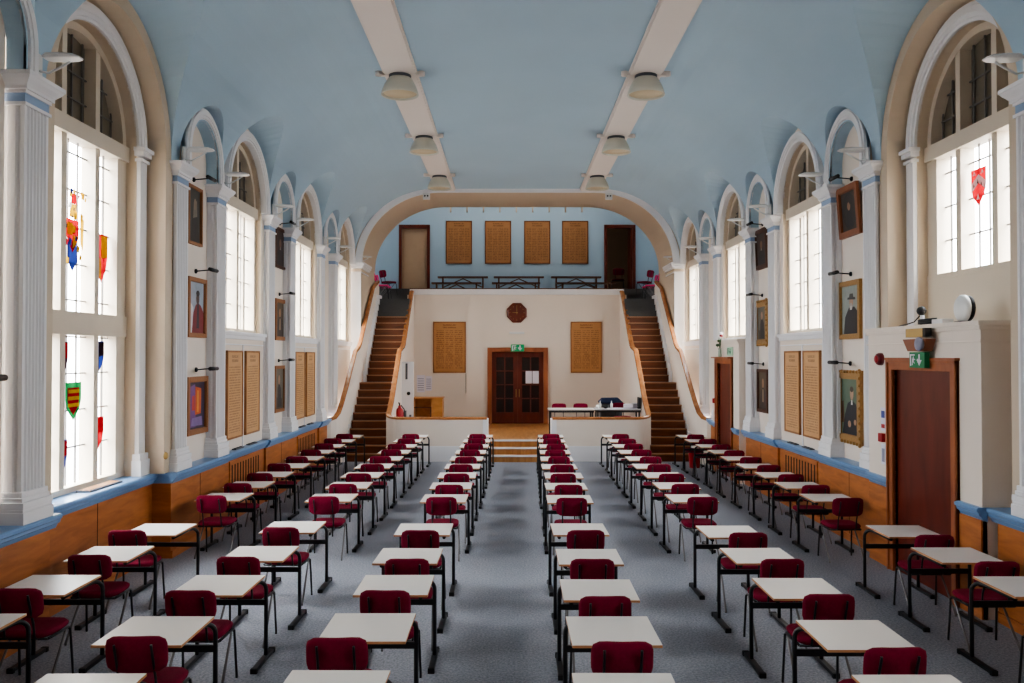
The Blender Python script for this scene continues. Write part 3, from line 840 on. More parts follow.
for s in (-1, 1):
    nm = SIDE[s]
    di = 3.41
    root = empty('staircase', (SX(s, 3.9), 21.4, 0))
    struct(root, 'steep straight wooden staircase climbing to the gallery on the %s' % nm, 'staircase')
    def rel(o): o.location = (-SX(s, 3.9), -21.4, 0); return o
    for k in range(NR):
        y0 = tread_y(k); y1 = tread_y(k+1) if k < NR-1 else 26.92
        z1 = RISE*(k+1)
        grey = k >= 20
        do = 4.40 if k < 10 else 4.30
        mb = MB(); sbox(mb, s, di-.05, do, y0, y1+.02, max(0, z1-.5), z1-.03)
        o = rel(mb.obj('step', 'greycarpet' if grey else 'stairwood', root))
        mb = MB(); sbox(mb, s, di-.05, do, y0-.025, y1, z1-.03, z1)
        t = mb.obj('tread', 'greycarpet' if grey else 'nosing' if 0 else 'stairwood', o)
        if not grey:
            mb = MB(); sbox(mb, s, di-.05, do, y0-.03, y0+.02, z1-.026, z1+.002); mb.obj('nosing', 'nosing', o)
    # inner balustrade wall: low front wall, rounded corner, rising side wall
    xi = SX(s, di)
    xe = .245+s*.83
    path = [(xe, 21.5, 1.06), (xi-s*.45, 21.5, 1.06)]
    for k in range(1, 7):
        a = PI/2*k/6
        path.append((xi-s*.45+s*.45*math.sin(a), 21.5+.45*(1-math.cos(a)), 1.06+.10*(k/6)**2))
    path += [(xi, 22.15, 1.26), (xi, 22.5, 1.46), (xi, 24.1, 2.80), (xi, 24.75, 2.9), (xi, 25.0, 3.0), (xi, 27.0, 4.66), (xi, 27.2, 4.72)]
    mb = MB(); wall_path(mb, path, .12, 'cream', s)
    rel(mb.obj('balustrade_wall', None, root))
    mb = MB(); cap_path(mb, path, .135, .055, 'capwood', s, .06)
    rel(mb.obj('handrail', None, root))
    # pale skirting on the low front wall
    mb = MB(); mb.box(xe+s*.1, xi-s*.45, 21.475, 21.5, 0, .385); rel(mb.obj('skirting', 'white', root))
    mb = MB(); mb.box(xe-s*.025, xe+s*.10, 21.485, 22.12, .0, 1.05); rel(mb.obj('newel', 'white', root))
    # outer balustrade wall curving out to the side wall
    xo = SX(s, 4.36)
    po = [(SX(s, 4.72), 20.75, 1.08), (SX(s, 4.60), 20.82, 1.08), (SX(s, 4.50), 20.98, 1.12), (SX(s, 4.44), 21.2, 1.24), (SX(s, 4.42), 21.5, 1.46), (SX(s, 4.40), 22.0, 1.86), (SX(s, 4.36), 23.0, 2.76), (xo, 23.5, 2.88), (xo, 23.75, 3.0), (xo, 26.0, 4.74), (xo, 26.9, 5.0)]
    mb = MB(); wall_path(mb, po, .1, 'cream', -s)
    rel(mb.obj('balustrade_wall', None, root))
    mb = MB(); cap_path(mb, po, .115, .055, 'capwood', -s, .05)
    rel(mb.obj('handrail', None, root))
    # white string board stepping up the outer wall
    mb = MB()
    for k in range(NR):
        y0 = tread_y(k); y1 = tread_y(k+1) if k < NR-1 else 26.9
        d = 4.40 if k < 10 else 4.30
        sbox(mb, s, d-.025, 4.42, y0-.1, y1, RISE*k-.02 if k else 0, RISE*(k+1)+.12)
    rel(mb.obj('string_board', 'white', root))

# ------------------------------------------------------------------ honours boards
def uvquad(me, fn):
    uv = me.uv_layers.new(name='UVMap')
    for p in me.polygons:
        for li in p.loop_indices:
            uv.data[li].uv = fn(me.vertices[me.loops[li].vertex_index].co)
def honours(label, group, c, axis, w, h, mat, fmat, s=1, fw=.03):
    """axis 'x': hangs on side wall, faces hall centre (-s); axis 'y': faces the camera"""
    root = empty('honours_board', c)
    tag(root, label, 'honours board', group)
    t = .04
    def P(u, v, dpt):   # u along width, v up, dpt out of wall
        return (-s*dpt, u, v) if axis == 'x' else (u, -dpt, v)
    def bx(mb, u0, u1, v0, v1, a, b, m=None):
        p, q = P(u0, v0, a), P(u1, v1, b)
        mb.box(min(p[0], q[0]), max(p[0], q[0]), min(p[1], q[1]), max(p[1], q[1]), min(p[2], q[2]), max(p[2], q[2]), m)
    mb = MB(); bx(mb, -w/2+.01, w/2-.01, .01, h-.01, 0, t-.012)
    o = mb.obj('panel', mat, root)
    if axis == 'x': uvquad(o.data, lambda co: ((.5-s*co.y/w) if s < 0 else (.5-co.y/w), co.z/h))
    else: uvquad(o.data, lambda co: (.5+co.x/w, co.z/h))
    if axis == 'x' and s < 0: 
        for l in o.data.uv_layers[0].data: pass
    mb = MB()
    for u0, u1, v0, v1 in ((-w/2, -w/2+fw, 0, h), (w/2-fw, w/2, 0, h), (-w/2, w/2, 0, fw), (-w/2, w/2, h-fw, h)): bx(mb, u0, u1, v0, v1, 0, t)
    mb.obj('frame', fmat, root, .004)
    return root
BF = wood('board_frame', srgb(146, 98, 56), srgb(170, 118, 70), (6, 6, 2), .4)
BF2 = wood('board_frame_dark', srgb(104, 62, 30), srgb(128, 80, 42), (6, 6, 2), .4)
HB = 1.44
for s, bays in ((-1, (1, 2)), (1, (1,))):
    for b in bays:
        cy = WIN[b][0]
        for k, q in enumerate((-.49, .47)):
            lab = 'tall narrow wooden honours board under the %s %s window, %s of the pair' % ({1: 'second', 2: 'third'}[b], SIDE[s], ['nearer', 'farther'][k])
            honours(lab, 'tall honours boards on the side walls', (SX(s, DW), cy+q, 1.31), 'x', .79, HB, 'board', BF, s)
        mb = MB(); sbox(mb, s, DW-.015, DW, cy-.03, cy+.01, ZR, 2.84); mb.obj('wall_strip', 'white', WALL[s])
for k, xx in enumerate((-2.23, -.87, .49, 1.81)):
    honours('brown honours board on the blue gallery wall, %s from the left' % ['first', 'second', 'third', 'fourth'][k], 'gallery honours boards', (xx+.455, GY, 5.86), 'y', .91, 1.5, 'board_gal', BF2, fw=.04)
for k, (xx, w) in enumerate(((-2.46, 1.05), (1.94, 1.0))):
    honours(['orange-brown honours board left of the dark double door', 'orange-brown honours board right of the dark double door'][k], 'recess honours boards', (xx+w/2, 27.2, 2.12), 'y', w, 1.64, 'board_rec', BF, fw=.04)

# ------------------------------------------------------------------ portraits and picture lights
def ellipse(cx, cy, rx, ry, n=14): return [(cx+rx*math.cos(2*PI*k/n), cy+ry*math.sin(2*PI*k/n)) for k in range(n)]
_pc = {}
def pc(r, g, b):
    k = (r, g, b)
    if k not in _pc: _pc[k] = plain('oil_paint_%d_%d_%d' % k, srgb(*k), .45, var=.25, scale=9)
    return _pc[k]
def design(kind):
    """list of (poly, colour); unit square, painted"""
    sk = (176, 140, 116)
    if kind == 'red_robe':
        return [([(0, 0), (1, 0), (1, 1), (0, 1)], (156, 166, 178)), ([(0, .0), (.22, .0), (.3, .5), (.1, .6), (0, .5)], (206, 204, 204)), ([(.2, 0), (1, 0), (1, .4), (.8, .55), (.62, .6), (.45, .55), (.3, .4)], (126, 34, 40)),
                ([(.5, .1), (.68, .1), (.66, .58), (.55, .6)], (44, 32, 42)), (ellipse(.58, .68, .11, .12), (84, 60, 56)), (ellipse(.58, .78, .12, .06), (40, 32, 34))]
    if kind == 'abstract':
        return [([(0, 0), (1, 0), (1, 1), (0, 1)], (58, 46, 70)), ([(.1, .05), (.45, .05), (.4, .95), (.12, .9)], (110, 70, 130)), ([(.4, .3), (.75, .32), (.78, .85), (.42, .9)], (206, 92, 38)), ([(.5, .35), (.62, .35), (.62, .8), (.52, .82)], (226, 150, 60)),
                ([(.2, .4), (.38, .4), (.36, .72), (.22, .7)], (186, 64, 60)), ([(.15, .08), (.85, .06), (.8, .26), (.2, .24)], (130, 110, 160))]
    if kind == 'dark_white':
        return [([(0, 0), (1, 0), (1, 1), (0, 1)], (70, 68, 62)), ([(.2, .0), (.9, 0), (.82, .45), (.55, .6), (.35, .5)], (52, 48, 46)), ([(.4, .45), (.75, .5), (.72, .8), (.45, .75)], (128, 120, 106)), (ellipse(.56, .72, .11, .11), (150, 128, 108))]
    if kind == 'dim':
        return [([(0, 0), (1, 0), (1, 1), (0, 1)], (64, 48, 40)), ([(.1, 0), (.9, 0), (.78, .42), (.6, .52), (.4, .52), (.22, .4)], (40, 32, 30)), (ellipse(.5, .64, .12, .13), (132, 98, 80)), ([(.42, .46), (.58, .46), (.53, .54), (.47, .54)], (150, 140, 130))]
    if kind == 'oval':
        return [([(0, 0), (1, 0), (1, 1), (0, 1)], (62, 48, 38)), (ellipse(.5, .5, .44, .46, 24), (40, 34, 32)), ([(.3, .1), (.7, .1), (.66, .45), (.56, .54), (.44, .54), (.34, .45)], (28, 24, 26)), (ellipse(.5, .64, .1, .13), (158, 118, 94)), (ellipse(.5, .7, .11, .08), (50, 36, 30)), (ellipse(.5, .62, .085, .1), (164, 124, 100))]
    if kind == 'hat':
        return [([(0, 0), (1, 0), (1, 1), (0, 1)], (148, 156, 150)), ([(.12, 0), (1, 0), (.98, .42), (.72, .56), (.42, .55), (.2, .36)], (40, 38, 42)), (ellipse(.56, .66, .11, .11), sk), ([(.34, .72), (.8, .70), (.78, .75), (.36, .76)], (60, 56, 54)), ([(.44, .75), (.7, .74), (.66, .83), (.48, .83)], (70, 66, 62)), (ellipse(.56, .57, .09, .07), (170, 160, 150)),
                ([(.5, .5), (.62, .5), (.6, .58), (.53, .58)], (200, 196, 190))]
    if kind == 'seated':
        return [([(0, 0), (1, 0), (1, 1), (0, 1)], (98, 116, 98)), ([(.06, .0), (1, 0), (.98, .35), (.86, .55), (.62, .62), (.38, .56), (.22, .36)], (34, 36, 44)), ([(.0, .2), (.18, .22), (.14, .6), (.02, .58)], (84, 58, 36)), (ellipse(.62, .74, .1, .12), (188, 150, 124)), (ellipse(.62, .81, .1, .05), (74, 56, 44)), ([(.58, .54), (.68, .54), (.66, .62), (.6, .62)], (222, 218, 212)), ([(.61, .42), (.65, .42), (.65, .54), (.61, .54)], (54, 40, 40)), (ellipse(.5, .2, .09, .06), (180, 144, 118)), (ellipse(.82, .24, .07, .05), (176, 140, 116))]
    if kind == 'robe':
        return [([(0, 0), (1, 0), (1, 1), (0, 1)], (92, 78, 60)), ([(.12, 0), (.9, 0), (.8, .48), (.6, .58), (.4, .58), (.2, .44)], (64, 52, 46)), (ellipse(.5, .7, .11, .13), (170, 132, 104)), ([(.4, .2), (.6, .2), (.58, .54), (.44, .54)], (150, 130, 110))]
    if kind == 'stand':
        return [([(0, 0), (1, 0), (1, 1), (0, 1)], (110, 104, 92)), ([(.1, 0), (.9, 0), (.9, .25), (.1, .3)], (84, 72, 56)), ([(.3, .05), (.76, .05), (.72, .5), (.58, .62), (.42, .62), (.32, .48)], (46, 40, 40)), (ellipse(.5, .72, .1, .12), (176, 140, 114))]
    return []
def picture(s, y0, y1, z0, z1, kind, frame, label, group, fw=.05, tilt=0, depth=.05, wall=DN, light=True, llabel=None):
    w, h = y1-y0, z1-z0; yc = (y0+y1)/2
    root = empty('framed_portrait' if kind != 'abstract' else 'framed_painting', (SX(s, wall), yc, z0))
    tag(root, label, 'picture', group)
    def lean(v): return math.tan(tilt)*v
    mb = MB()
    def P(u, v, d): return (-s*(d+lean(v)), u, v)
    def slab(u0, u1, v0, v1, d0, d1, m=None):
        mb.loft([[P(u0, v0, d0), P(u1, v0, d0), P(u1, v1, d0), P(u0, v1, d0)], [P(u0, v0, d1), P(u1, v0, d1), P(u1, v1, d1), P(u0, v1, d1)]], m)
    for u0, u1, v0, v1 in ((-w/2, -w/2+fw, 0, h), (w/2-fw, w/2, 0, h), (-w/2+fw, w/2-fw, 0, fw), (-w/2+fw, w/2-fw, h-fw, h)): slab(u0, u1, v0, v1, .0, depth)
    fi = fw*.72
    for u0, u1, v0, v1 in ((-w/2+fi, -w/2+fw*1.1, fi, h-fi), (w/2-fw*1.1, w/2-fi, fi, h-fi), (-w/2+fi, w/2-fi, fi, fw*1.1), (-w/2+fi, w/2-fi, h-fw*1.1, h-fi)): slab(u0, u1, v0, v1, 0, depth*.7)
    if fw > .085:      # carved gilt: scrolled lumps along the frame edge
        n = int(h/.1)
        for k in range(n+1):
            for u in (-w/2+.02, w/2-.02): mb.sphere(P(u, h*k/n, depth), .026, None, 6)
        n = int(w/.1)
        for k in range(n+1):
            for v in (.02, h-.02): mb.sphere(P(-w/2+w*k/n, v, depth), .026, None, 6)
    mb.obj('frame', frame, root, .004 if fw <= .085 else 0)
    mb = MB()
    iw, ih = w-2*fw, h-2*fw
    for k, (poly, c) in enumerate(design(kind)):
        # mirrored so that u runs left-to-right for a viewer in the hall
        f = mb.face([P((u-.5)*iw*(-s) if 0 else (u-.5)*iw*(1 if s < 0 else -1), fw+v*ih, .018+.0012*k) for u, v in poly], pc(*c))
    mb.obj('canvas', None, root, fixn=False)
    if light:
        pr = empty('picture_light', (SX(s, wall), yc, z1+.1))
        tag(pr, llabel or ('dark picture light on a thin arm over the '+label[:60]), 'picture light', 'picture lights')
        mb = MB(); mb.lathe([(.035, 0), (.035, .02), (.012, .035)], (0, 0, 0), None, 12, 'x')
        for v in mb.bm.verts: v.co.x *= -s
        mb.tube([(-s*.02, 0, 0), (-s*.26, 0, .02)], .009)
        mb.obj('arm', 'black', pr)
        mb = MB(); mb.tube([(-s*.26, -.14, .015), (-s*.27, .14, .015)], .028); mb.obj('lamp_head', 'black', pr)
NF = 'niche between the first pair of pilasters'
# left wall
picture(-1, 6.75, 7.58, 1.45, 2.36, 'dim', 'oakframe', 'brown framed picture cut off at the left edge of the photo', 'side wall pictures', llabel='dark picture light cut off at the left edge of the photo')
LP = [(12.04, 12.58, 4.27, 5.12, 'dark_white', 'oakframe', 'nearer left niche, top'), (12.06, 12.77, 2.93, 3.80, 'red_robe', 'oakframe', 'mid'), (12.05, 12.85, 1.52, 2.36, 'abstract', 'oakframe', 'low')]
picture(-1, *LP[0][:4], 'dark_white', 'oakframe', 'dark portrait in a thin orange wood frame, top of the nearer left niche', 'side wall pictures', fw=.04, llabel='black picture light over the top dark portrait in the nearer left niche')
picture(-1, *LP[1][:4], 'red_robe', 'oakframe', 'portrait of a person in a red robe, middle of the nearer left niche', 'side wall pictures', fw=.06, llabel='black picture light over the red robed portrait on the left wall')
picture(-1, *LP[2][:4], 'abstract', 'darkframe' if 0 else 'oakframe', 'purple and orange painting in a brown frame, bottom of the nearer left niche', 'side wall pictures', fw=.075, llabel='black picture light over the purple and orange painting')
picture(-1, 16.54, 17.32, 4.40, 5.2, 'dim', 'darkframe', 'dark brown portrait, top of the farther left niche', 'side wall pictures', fw=.05, llabel='black picture light over the top portrait in the farther left niche')
picture(-1, 16.55, 17.3, 2.97, 3.79, 'robe', 'oakframe', 'brownish portrait in a wood frame, middle of the farther left niche', 'side wall pictures', fw=.07, llabel='black picture light over the middle portrait in the farther left niche')
picture(-1, 16.52, 17.25, 1.55, 2.47, 'stand', 'oakframe', 'portrait of a dark standing figure, bottom of the farther left niche', 'side wall pictures', fw=.06, llabel='black picture light over the bottom portrait in the farther left niche')
# right wall
picture(1, 12.1, 12.84, 4.42, 5.17, 'oval', 'darkframe' if 0 else plain('red_brown_frame', srgb(134, 78, 46), .45, var=.15, scale=20), 'small dark portrait in a heavy brown frame, top of the nearer right niche', 'side wall pictures', fw=.085, tilt=.07, llabel='black picture light over the top portrait in the nearer right niche')
picture(1, 12.13, 12.91, 2.91, 3.77, 'hat', 'gold', 'portrait of a bearded person in a dark hat in a gold frame', 'side wall pictures', fw=.07, llabel='black picture light over the portrait of a person in a hat')
picture(1, 12.12, 13.0, 1.37, 2.45, 'seated', 'gold', 'large gilt framed portrait of a seated person in a dark suit', 'side wall pictures', fw=.12, llabel='black picture light over the seated portrait in the carved gilt frame')
picture(1, 16.49, 17.27, 4.39, 5.18, 'dim', 'darkframe', 'dark portrait in a dark frame, top of the farther right niche', 'side wall pictures', fw=.08, tilt=.04, llabel='black picture light over the top portrait in the farther right niche')
picture(1, 16.51, 17.33, 2.86, 3.77, 'stand', 'gold', 'gilt framed portrait, middle of the farther right niche', 'side wall pictures', fw=.12, llabel='black picture light over the gilt portrait in the farther right niche')
picture(1, 16.53, 17.21, 1.54, 2.4, 'robe', 'darkframe', 'brown framed portrait, bottom of the farther right niche', 'side wall pictures', fw=.06, llabel='black picture light over the bottom portrait in the farther right niche')

# ------------------------------------------------------------------ wall floodlights standing on the capitals
def floodlight(s, y, z, label, L=.34):
    r = empty('wall_floodlight', (SX(s, DF-.02), y, z)); tag(r, label, 'floodlight', 'white floodlights above the pilasters')
    mb = MB(); mb.box(-.012, .012, -.05, .05, 0, .24); mb.tube([(0, 0, .08), (-s*.1, 0, .06), (-s*.22, 0, .12), (-s*.3, 0, .17)], .012)
    mb.obj('bracket', 'lampwhite', r)
    mb = MB()
    mb.loft([[(-s*(.06+L*t), w*c*hw, .2+hz*w2) for c, hz in ((-1, .01), (-.8, .035), (.8, .035), (1, .01), (.8, -.014), (-.8, -.014))] for t, w, w2, hw in ((0, .6, .5, .10), (.12, .9, .9, .10), (.5, 1, .9, .10), (.85, .85, .7, .10), (1, .5, .3, .10))])
    mb.obj('lamp_head', 'lampwhite', r)
for s in (-1, 1):
    for i, yf in enumerate(PIL+[YE+.35]):
        nmx = ['nearest', 'second', 'third', 'fourth', 'fifth', 'sixth', 'seventh', 'farthest'][i]
        floodlight(s, yf-PW/2-.02 if i < 7 else YE+.3, ZC+.0 if i < 7 else 5.34, 'white floodlight on a pilaster capital of the %s wall, %s from the camera' % (SIDE[s], nmx))

# ------------------------------------------------------------------ ceiling lamps under the ribs
proto = None
for s in (-1, 1):
    for k, y in enumerate((14.3, 18.35, 22.35)):
        lab = 'opal glass dome lamp under the %s ceiling rib, %s' % (SIDE[s], ['nearest of three', 'middle of three', 'farthest, by the arch'][k])
        if proto is None:
            r = empty('ceiling_lamp')
            mb = MB(); mb.lathe([(.0, -.05), (.19, -.05), (.215, -.08), (.265, -.17), (.30, -.26), (.318, -.33), (.308, -.335), (.296, -.33), (.255, -.2), (.17, -.09), (0, -.08)], (0, 0, 0), 'lampshade', 28, caps=False); mb.obj('lamp_shade', None, r)
            mb = MB(); mb.lathe([(.0, -.29), (.285, -.30), (.285, -.302), (0, -.295)], (0, 0, 0), 'lampinside', 28, caps=False); mb.obj('diffuser', None, r)
            mb = MB(); mb.lathe([(.19, 0), (.19, -.055)], (0, 0, 0), 'greydark', 24); mb.obj('collar', None, r)
            mb = MB(); mb.box(-.36, .36, -.05, .05, -.005, .06)
            for e in (-1, 1): mb.lathe([(.0, -.04), (.06, -.02), (.06, .05), (0, .08)], (e*.36, 0, .02), None, 12)
            mb.obj('bracket', 'beam', r); proto = r
        else: r = copy_tree(proto)
        r.location = (SX(s, 2.08), y, 7.40); tag(r, lab, 'ceiling lamp', 'dome lamps on the ceiling ribs')

# small white sensors at the top of the end arch
for s in (-1, 1):
    r = empty('alarm_sensor', (SX(s, 2.62), YE-.1, 7.24)); tag(r, 'small white twin-eyed sensor at the %s end of the arch top' % SIDE[s], 'sensor', 'sensors on the end arch')
    mb = MB(); mb.box(-.1, .1, -.0, .09, -.09, .09); mb.obj('housing', 'lampwhite', r, .015)
    for e in (-1, 1): MB().sphere((e*.04, -.01, .01), .025, 'blackmatt', 8).obj('lens', None, r)

# ------------------------------------------------------------------ exam desks and chairs
def make_desk():
    r = empty('exam_desk')
    mb = MB(); 
    mb.box(-.30, .30, -.315, .315, .722, .741, 'deskwhite')
    for f in mb.bm.faces:
        if abs(f.normal.z) < .5: pass
    o = mb.obj('desktop', None, r, .003)
    o.data.materials.append(M['deskedge'])
    for p in o.data.polygons:
        if abs(p.normal.z) < .6 : p.material_index = 1
    for e in (-1, 1):
        x = e*.302
        mb = MB()
        pts = [(x, .335, .035), (x, .335, .62)]
        for k in range(1, 6):
            a = PI/2*k/5; pts.append((x-e*.05*(1-math.cos(a)), .335-.06*(1-math.cos(a)), .62+.08*math.sin(a)))
        pts = [(px, py, pz-.012 if pz > .6 else pz) for px, py, pz in pts]+[(x-e*.07, .2, .688), (x-e*.07, -.2, .688)]
        mb.tube(pts, .018, 'black', 8)
        mb.box(x-e*.085, x-e*.055, -.2, .22, .70, .722, 'black')
        leg = mb.obj('leg', None, r)
        mb = MB(); mb.box(x-.024, x+.024, -.01, .52, .008, .04, 'black'); 
        for yy in (-.02, .50): mb.box(x-.028, x+.028, yy, yy+.035, 0, .043, 'blackmatt')
        mb.obj('foot', None, leg, .004)
    mb = MB(); mb.box(-.30, .30, .318, .342, .475, .525); mb.obj('crossbar', 'black', r, .004)
    return r
def make_chair():
    r = empty('exam_chair')
    # seat pad
    def pad(w, d, t, nx=6, ny=6, dish=.012):
        mb = MB()
        rings = []
        N = 28
        def outline(k, sc):
            a = 2*PI*k/N
            c, s_ = math.cos(a), math.sin(a)
            p = 5
            q = (abs(c)**p+abs(s_)**p)**(-1/p)
            return c*q*sc, s_*q*sc
        for sc, z in ((.0, 0), (.9, 0), (.98, t*.25), (1.0, t*.5), (.985, t*.8), (.93, t*1.0), (.6, t*1.0-dish*.5), (.3, t-dish), (0.02, t-dish)):
            rings.append([(outline(k, max(sc, .02))[0]*w/2, outline(k, max(sc, .02))[1]*d/2, z) for k in range(N)])
        mb.loft(rings, smooth=True)
        return mb
    mb = pad(.43, .41, .055); o = mb.obj('seat', 'maroon', r); o.location = (0, .0, .425)
    mb = pad(.40, .245, .042, dish=-.004)
    for v in mb.bm.verts:
        x, y, z = v.co
        bow = .028*(1-(x/.2)**2)
        # stand up: local y -> up, z -> forward(+y)
        v.co = (x, z-bow-.02, y)
    o = mb.obj('backrest', 'maroon', r); o.location = (0, -.235, .725); o.rotation_euler = (-.13*-1, 0, 0)
    for e in (-1, 1):
        x = e*.118
        mb = MB(); mb.tube([(x, -.02, .425), (x, -.17, .42), (x, -.205, .44), (x, -.223, .55), (x, -.262, .66), (x, -.306, .79), (x, -.306, .80)], .009, None, 6, rx=.012)
        mb.obj('back_upright', 'black', r)
    for e in (-1, 1):
        mb = MB(); mb.tube([(e*.205, .13, .41), (e*.213, .155, .40), (e*.222, .19, .02), (e*.222, .19, .0)], .0105, None, 7); mb.obj('front_leg', 'black', r)
        mb = MB(); mb.tube([(e*.205, .09, .41), (e*.213, .08, .395), (e*.226, -.21, .02), (e*.226, -.212, .0)], .0105, None, 7); mb.obj('rear_leg', 'chrome', r)
        mb = MB(); mb.tube([(e*.2, -.16, .418), (e*.205, .15, .412)], .011, None, 6); mb.obj('seat_rail', 'black', r)
    mb = MB(); mb.tube([(-.2, .05, .415), (.2, .05, .415)], .011, None, 6); mb.tube([(-.2, -.16, .415), (.2, -.16, .415)], .011, None, 6); mb.obj('seat_bearer', 'black', r)
    return r

far = [11.14+1.12*k for k in range(9)]
columns = {   # name: (x at y=5.67, x at y=20.1, near-edge y list near->far)
    'left wall row': (-3.90, -3.86, [5.75, 6.87, 8.0, 9.15], .2),
    'second row from the left': (-2.47, -2.29, [4.55, 5.68, 6.86, 8.0, 9.28], .12),
    'row left of the aisle': (-1.0, -.73, [4.6, 5.75, 6.86, 7.9, 9.15], .06),
    'row right of the aisle': (.70, .97, [4.55, 5.67, 6.71, 7.86, 9.15], 0),
    'second row from the right': (2.37, 2.54, [4.52, 5.58, 6.75, 7.9, 9.02], .06),
    'right wall row': (4.33, 4.33, [6.8, 7.92, 9.04], .1),
}
CH = {('left wall row', 3): (-.12, .20), ('left wall row', 2): (.03, .15), ('left wall row', 1): (.03, .15), ('second row from the left', 1): (.03, .10), ('second row from the left', 2): (-.03, .2),
      ('row left of the aisle', 1): (-.13, .2), ('row right of the aisle', 1): (.02, .2)}
ORD = ['first', 'second', 'third', 'fourth', 'fifth', 'sixth', 'seventh', 'eighth', 'ninth', 'tenth', 'eleventh', 'twelfth', 'thirteenth', 'fourteenth']
dproto = cproto = None
rng = random.Random(11)
for cname, (xa, xb, near, off) in columns.items():
    ys = near+[y+off*(1-k/8) for k, y in enumerate(far)]
    n = len(ys)
    for i, y in enumerate(ys):
        if dproto is None: dproto = make_desk(); d = dproto; cproto = make_chair(); firstc = True
        else: d = copy_tree(dproto); firstc = False
        xd = xa+(xb-xa)*(y-5.67)/14.43
        jx = rng.uniform(-.015, .015)
        d.location = (xd+jx, y+.315, 0); d.rotation_euler = (0, 0, rng.uniform(-.015, .015))
        o = ORD[n-1-i]
        tag(d, 'white exam desk, %s from the far end in the %s' % (o, cname), 'desk', 'exam desks')
        if y < 4.9 or (cname == 'left wall row' and i == 0): continue
        c = cproto if firstc else copy_tree(cproto)
        if cproto.location.length == 0 and not firstc and c is not cproto and not cproto.get('placed'):
            D.objects.remove  # keep prototype for its own use
        dx, pull = rng.uniform(-.03, .03), rng.uniform(.16, .23)
        if i == len(near): pull = .17                       # the front chair of the far block
        if cname == 'right wall row': pull = .33+rng.uniform(-.04, .02); dx *= .5
        if cname == 'second row from the right': dx = .05+rng.uniform(-.015, .015)
        if cname == 'row left of the aisle' and i == 1: dx = -.15; pull = .24
        if cname == 'left wall row': pull = rng.uniform(.15, .25); dx -= .02
        fx = CH.get((cname, i))
        if fx: dx, pull = fx
        c.location = (xd+dx, y+.235-pull, 0); c.rotation_euler = (0, 0, rng.uniform(-.035, .035))
        c['placed'] = 1
        tag(c, 'maroon padded exam chair, %s from the far end in the %s' % (o, cname), 'chair', 'exam chairs')
if not cproto.get('placed'):
    # first desk has no chair: the prototype takes the seat of the next one
    for ch in list(cproto.children): D.objects.remove(ch, do_unlink=True)
    D.objects.remove(cproto, do_unlink=True)
for o in D.objects:
    if 'placed' in o: del o['placed']

# ------------------------------------------------------------------ recess furniture
ck = empty('wall_clock', (.22, 27.2, 4.04)); tag(ck, 'octagonal dark wooden clock above the double door', 'clock')
mb = MB(); mb.lathe([(.34, 0), (.34, -.05), (.3, -.075), (.27, -.06), (0.01, -.06)], (0, 0, 0), 'clockwood', 8, 'y', smooth=False)
rot = Matrix.Rotation(PI/8, 4, 'Y')
for v in mb.bm.verts: v.co = rot @ v.co
mb.obj('case', None, ck)
mb = MB()
for k in range(12):
    a = 2*PI*k/12; L = .03 if k % 3 else .045
    p0 = Vector((math.sin(a)*.21, -.063, math.cos(a)*.21)); p1 = Vector((math.sin(a)*(.21+L), -.063, math.cos(a)*(.21+L)))
    mb.tube([p0, p1], .006, None, 4)
mb.obj('hour_marks', 'brass', ck)
mb = MB(); mb.tube([(0, -.068, -.05), (-.005, -.068, .21)], [.012, .006], None, 6); mb.obj('minute_hand', 'brass', ck)
mb = MB(); mb.tube([(.03, -.072, 0), (-.15, -.072, .012)], [.014, .007], None, 6); mb.obj('hour_hand', 'brass', ck)

# exit signs
def pictogram(mb, c, w, h, ax, s=1, arrow='down', m='paper'):
    """running figure, door and arrow in pale paint; c = centre of the face"""
    def P(u, v, e=.004): return (c[0]+u, c[1]-e, c[2]+v) if ax == 'y' else (c[0]-s*e, c[1]-s*u*1.0, c[2]+v)
    def quad(pts): mb.face([P(u*w, v*h) for u, v in pts], m)
    quad([(-.42, .36), (-.1, .36), (-.1, .28), (-.42, .28)]); quad([(-.42, -.38), (-.34, -.38), (-.34, .3), (-.42, .3)])
    mb.face([P(u*w, v*h) for u, v in ellipse(-.2, .17, .035, .065, 10)], m)
    quad([(-.26, .1), (-.16, .1), (-.18, -.1), (-.27, -.08)]); quad([(-.18, -.08), (-.1, -.2), (-.13, -.24), (-.23, -.1)]); quad([(-.27, -.08), (-.22, -.08), (-.25, -.34), (-.3, -.34)])
    quad([(-.16, .09), (-.06, .02), (-.08, -.02), (-.17, .04)])
    if arrow == 'down':
        quad([(.14, .36), (.24, .36), (.24, -.05), (.14, -.05)]); mb.face([P(u*w, v*h) for u, v in ((.02, -.0), (.36, -.0), (.19, -.38))], m)
        quad([(.02, .0), (.1, .1), (.14, .0), (.14, -.05)])
    else:
        quad([(.1, -.05), (.34, -.05), (.34, .08), (.1, .08)]); mb.face([P(u*w, v*h) for u, v in ((.3, .22), (.44, .015), (.3, -.2))], m)
GLOWG = plain('lit_green', srgb(40, 170, 110), .4)
ex = empty('exit_sign', (.24, 27.06, 2.80)); tag(ex, 'green running-figure exit sign above the dark double door', 'exit sign', 'green exit signs')
mb = MB(); mb.box(-.21, .21, -.03, .05, 0, .23); mb.obj('panel', GLOWG, ex, .004)
mb = MB(); pictogram(mb, (0, -.034, .115), .42, .23, 'y'); mb.obj('pictogram', None, ex, fixn=False)
el = MB().box(-.24, .24, 27.08, 27.2, 3.36, 3.43).obj('emergency_lamp', 'lampwhite', None, .012, loc=(.22, 0, 0)); tag(el, 'white strip emergency lamp between the clock and the exit sign', 'emergency lamp')
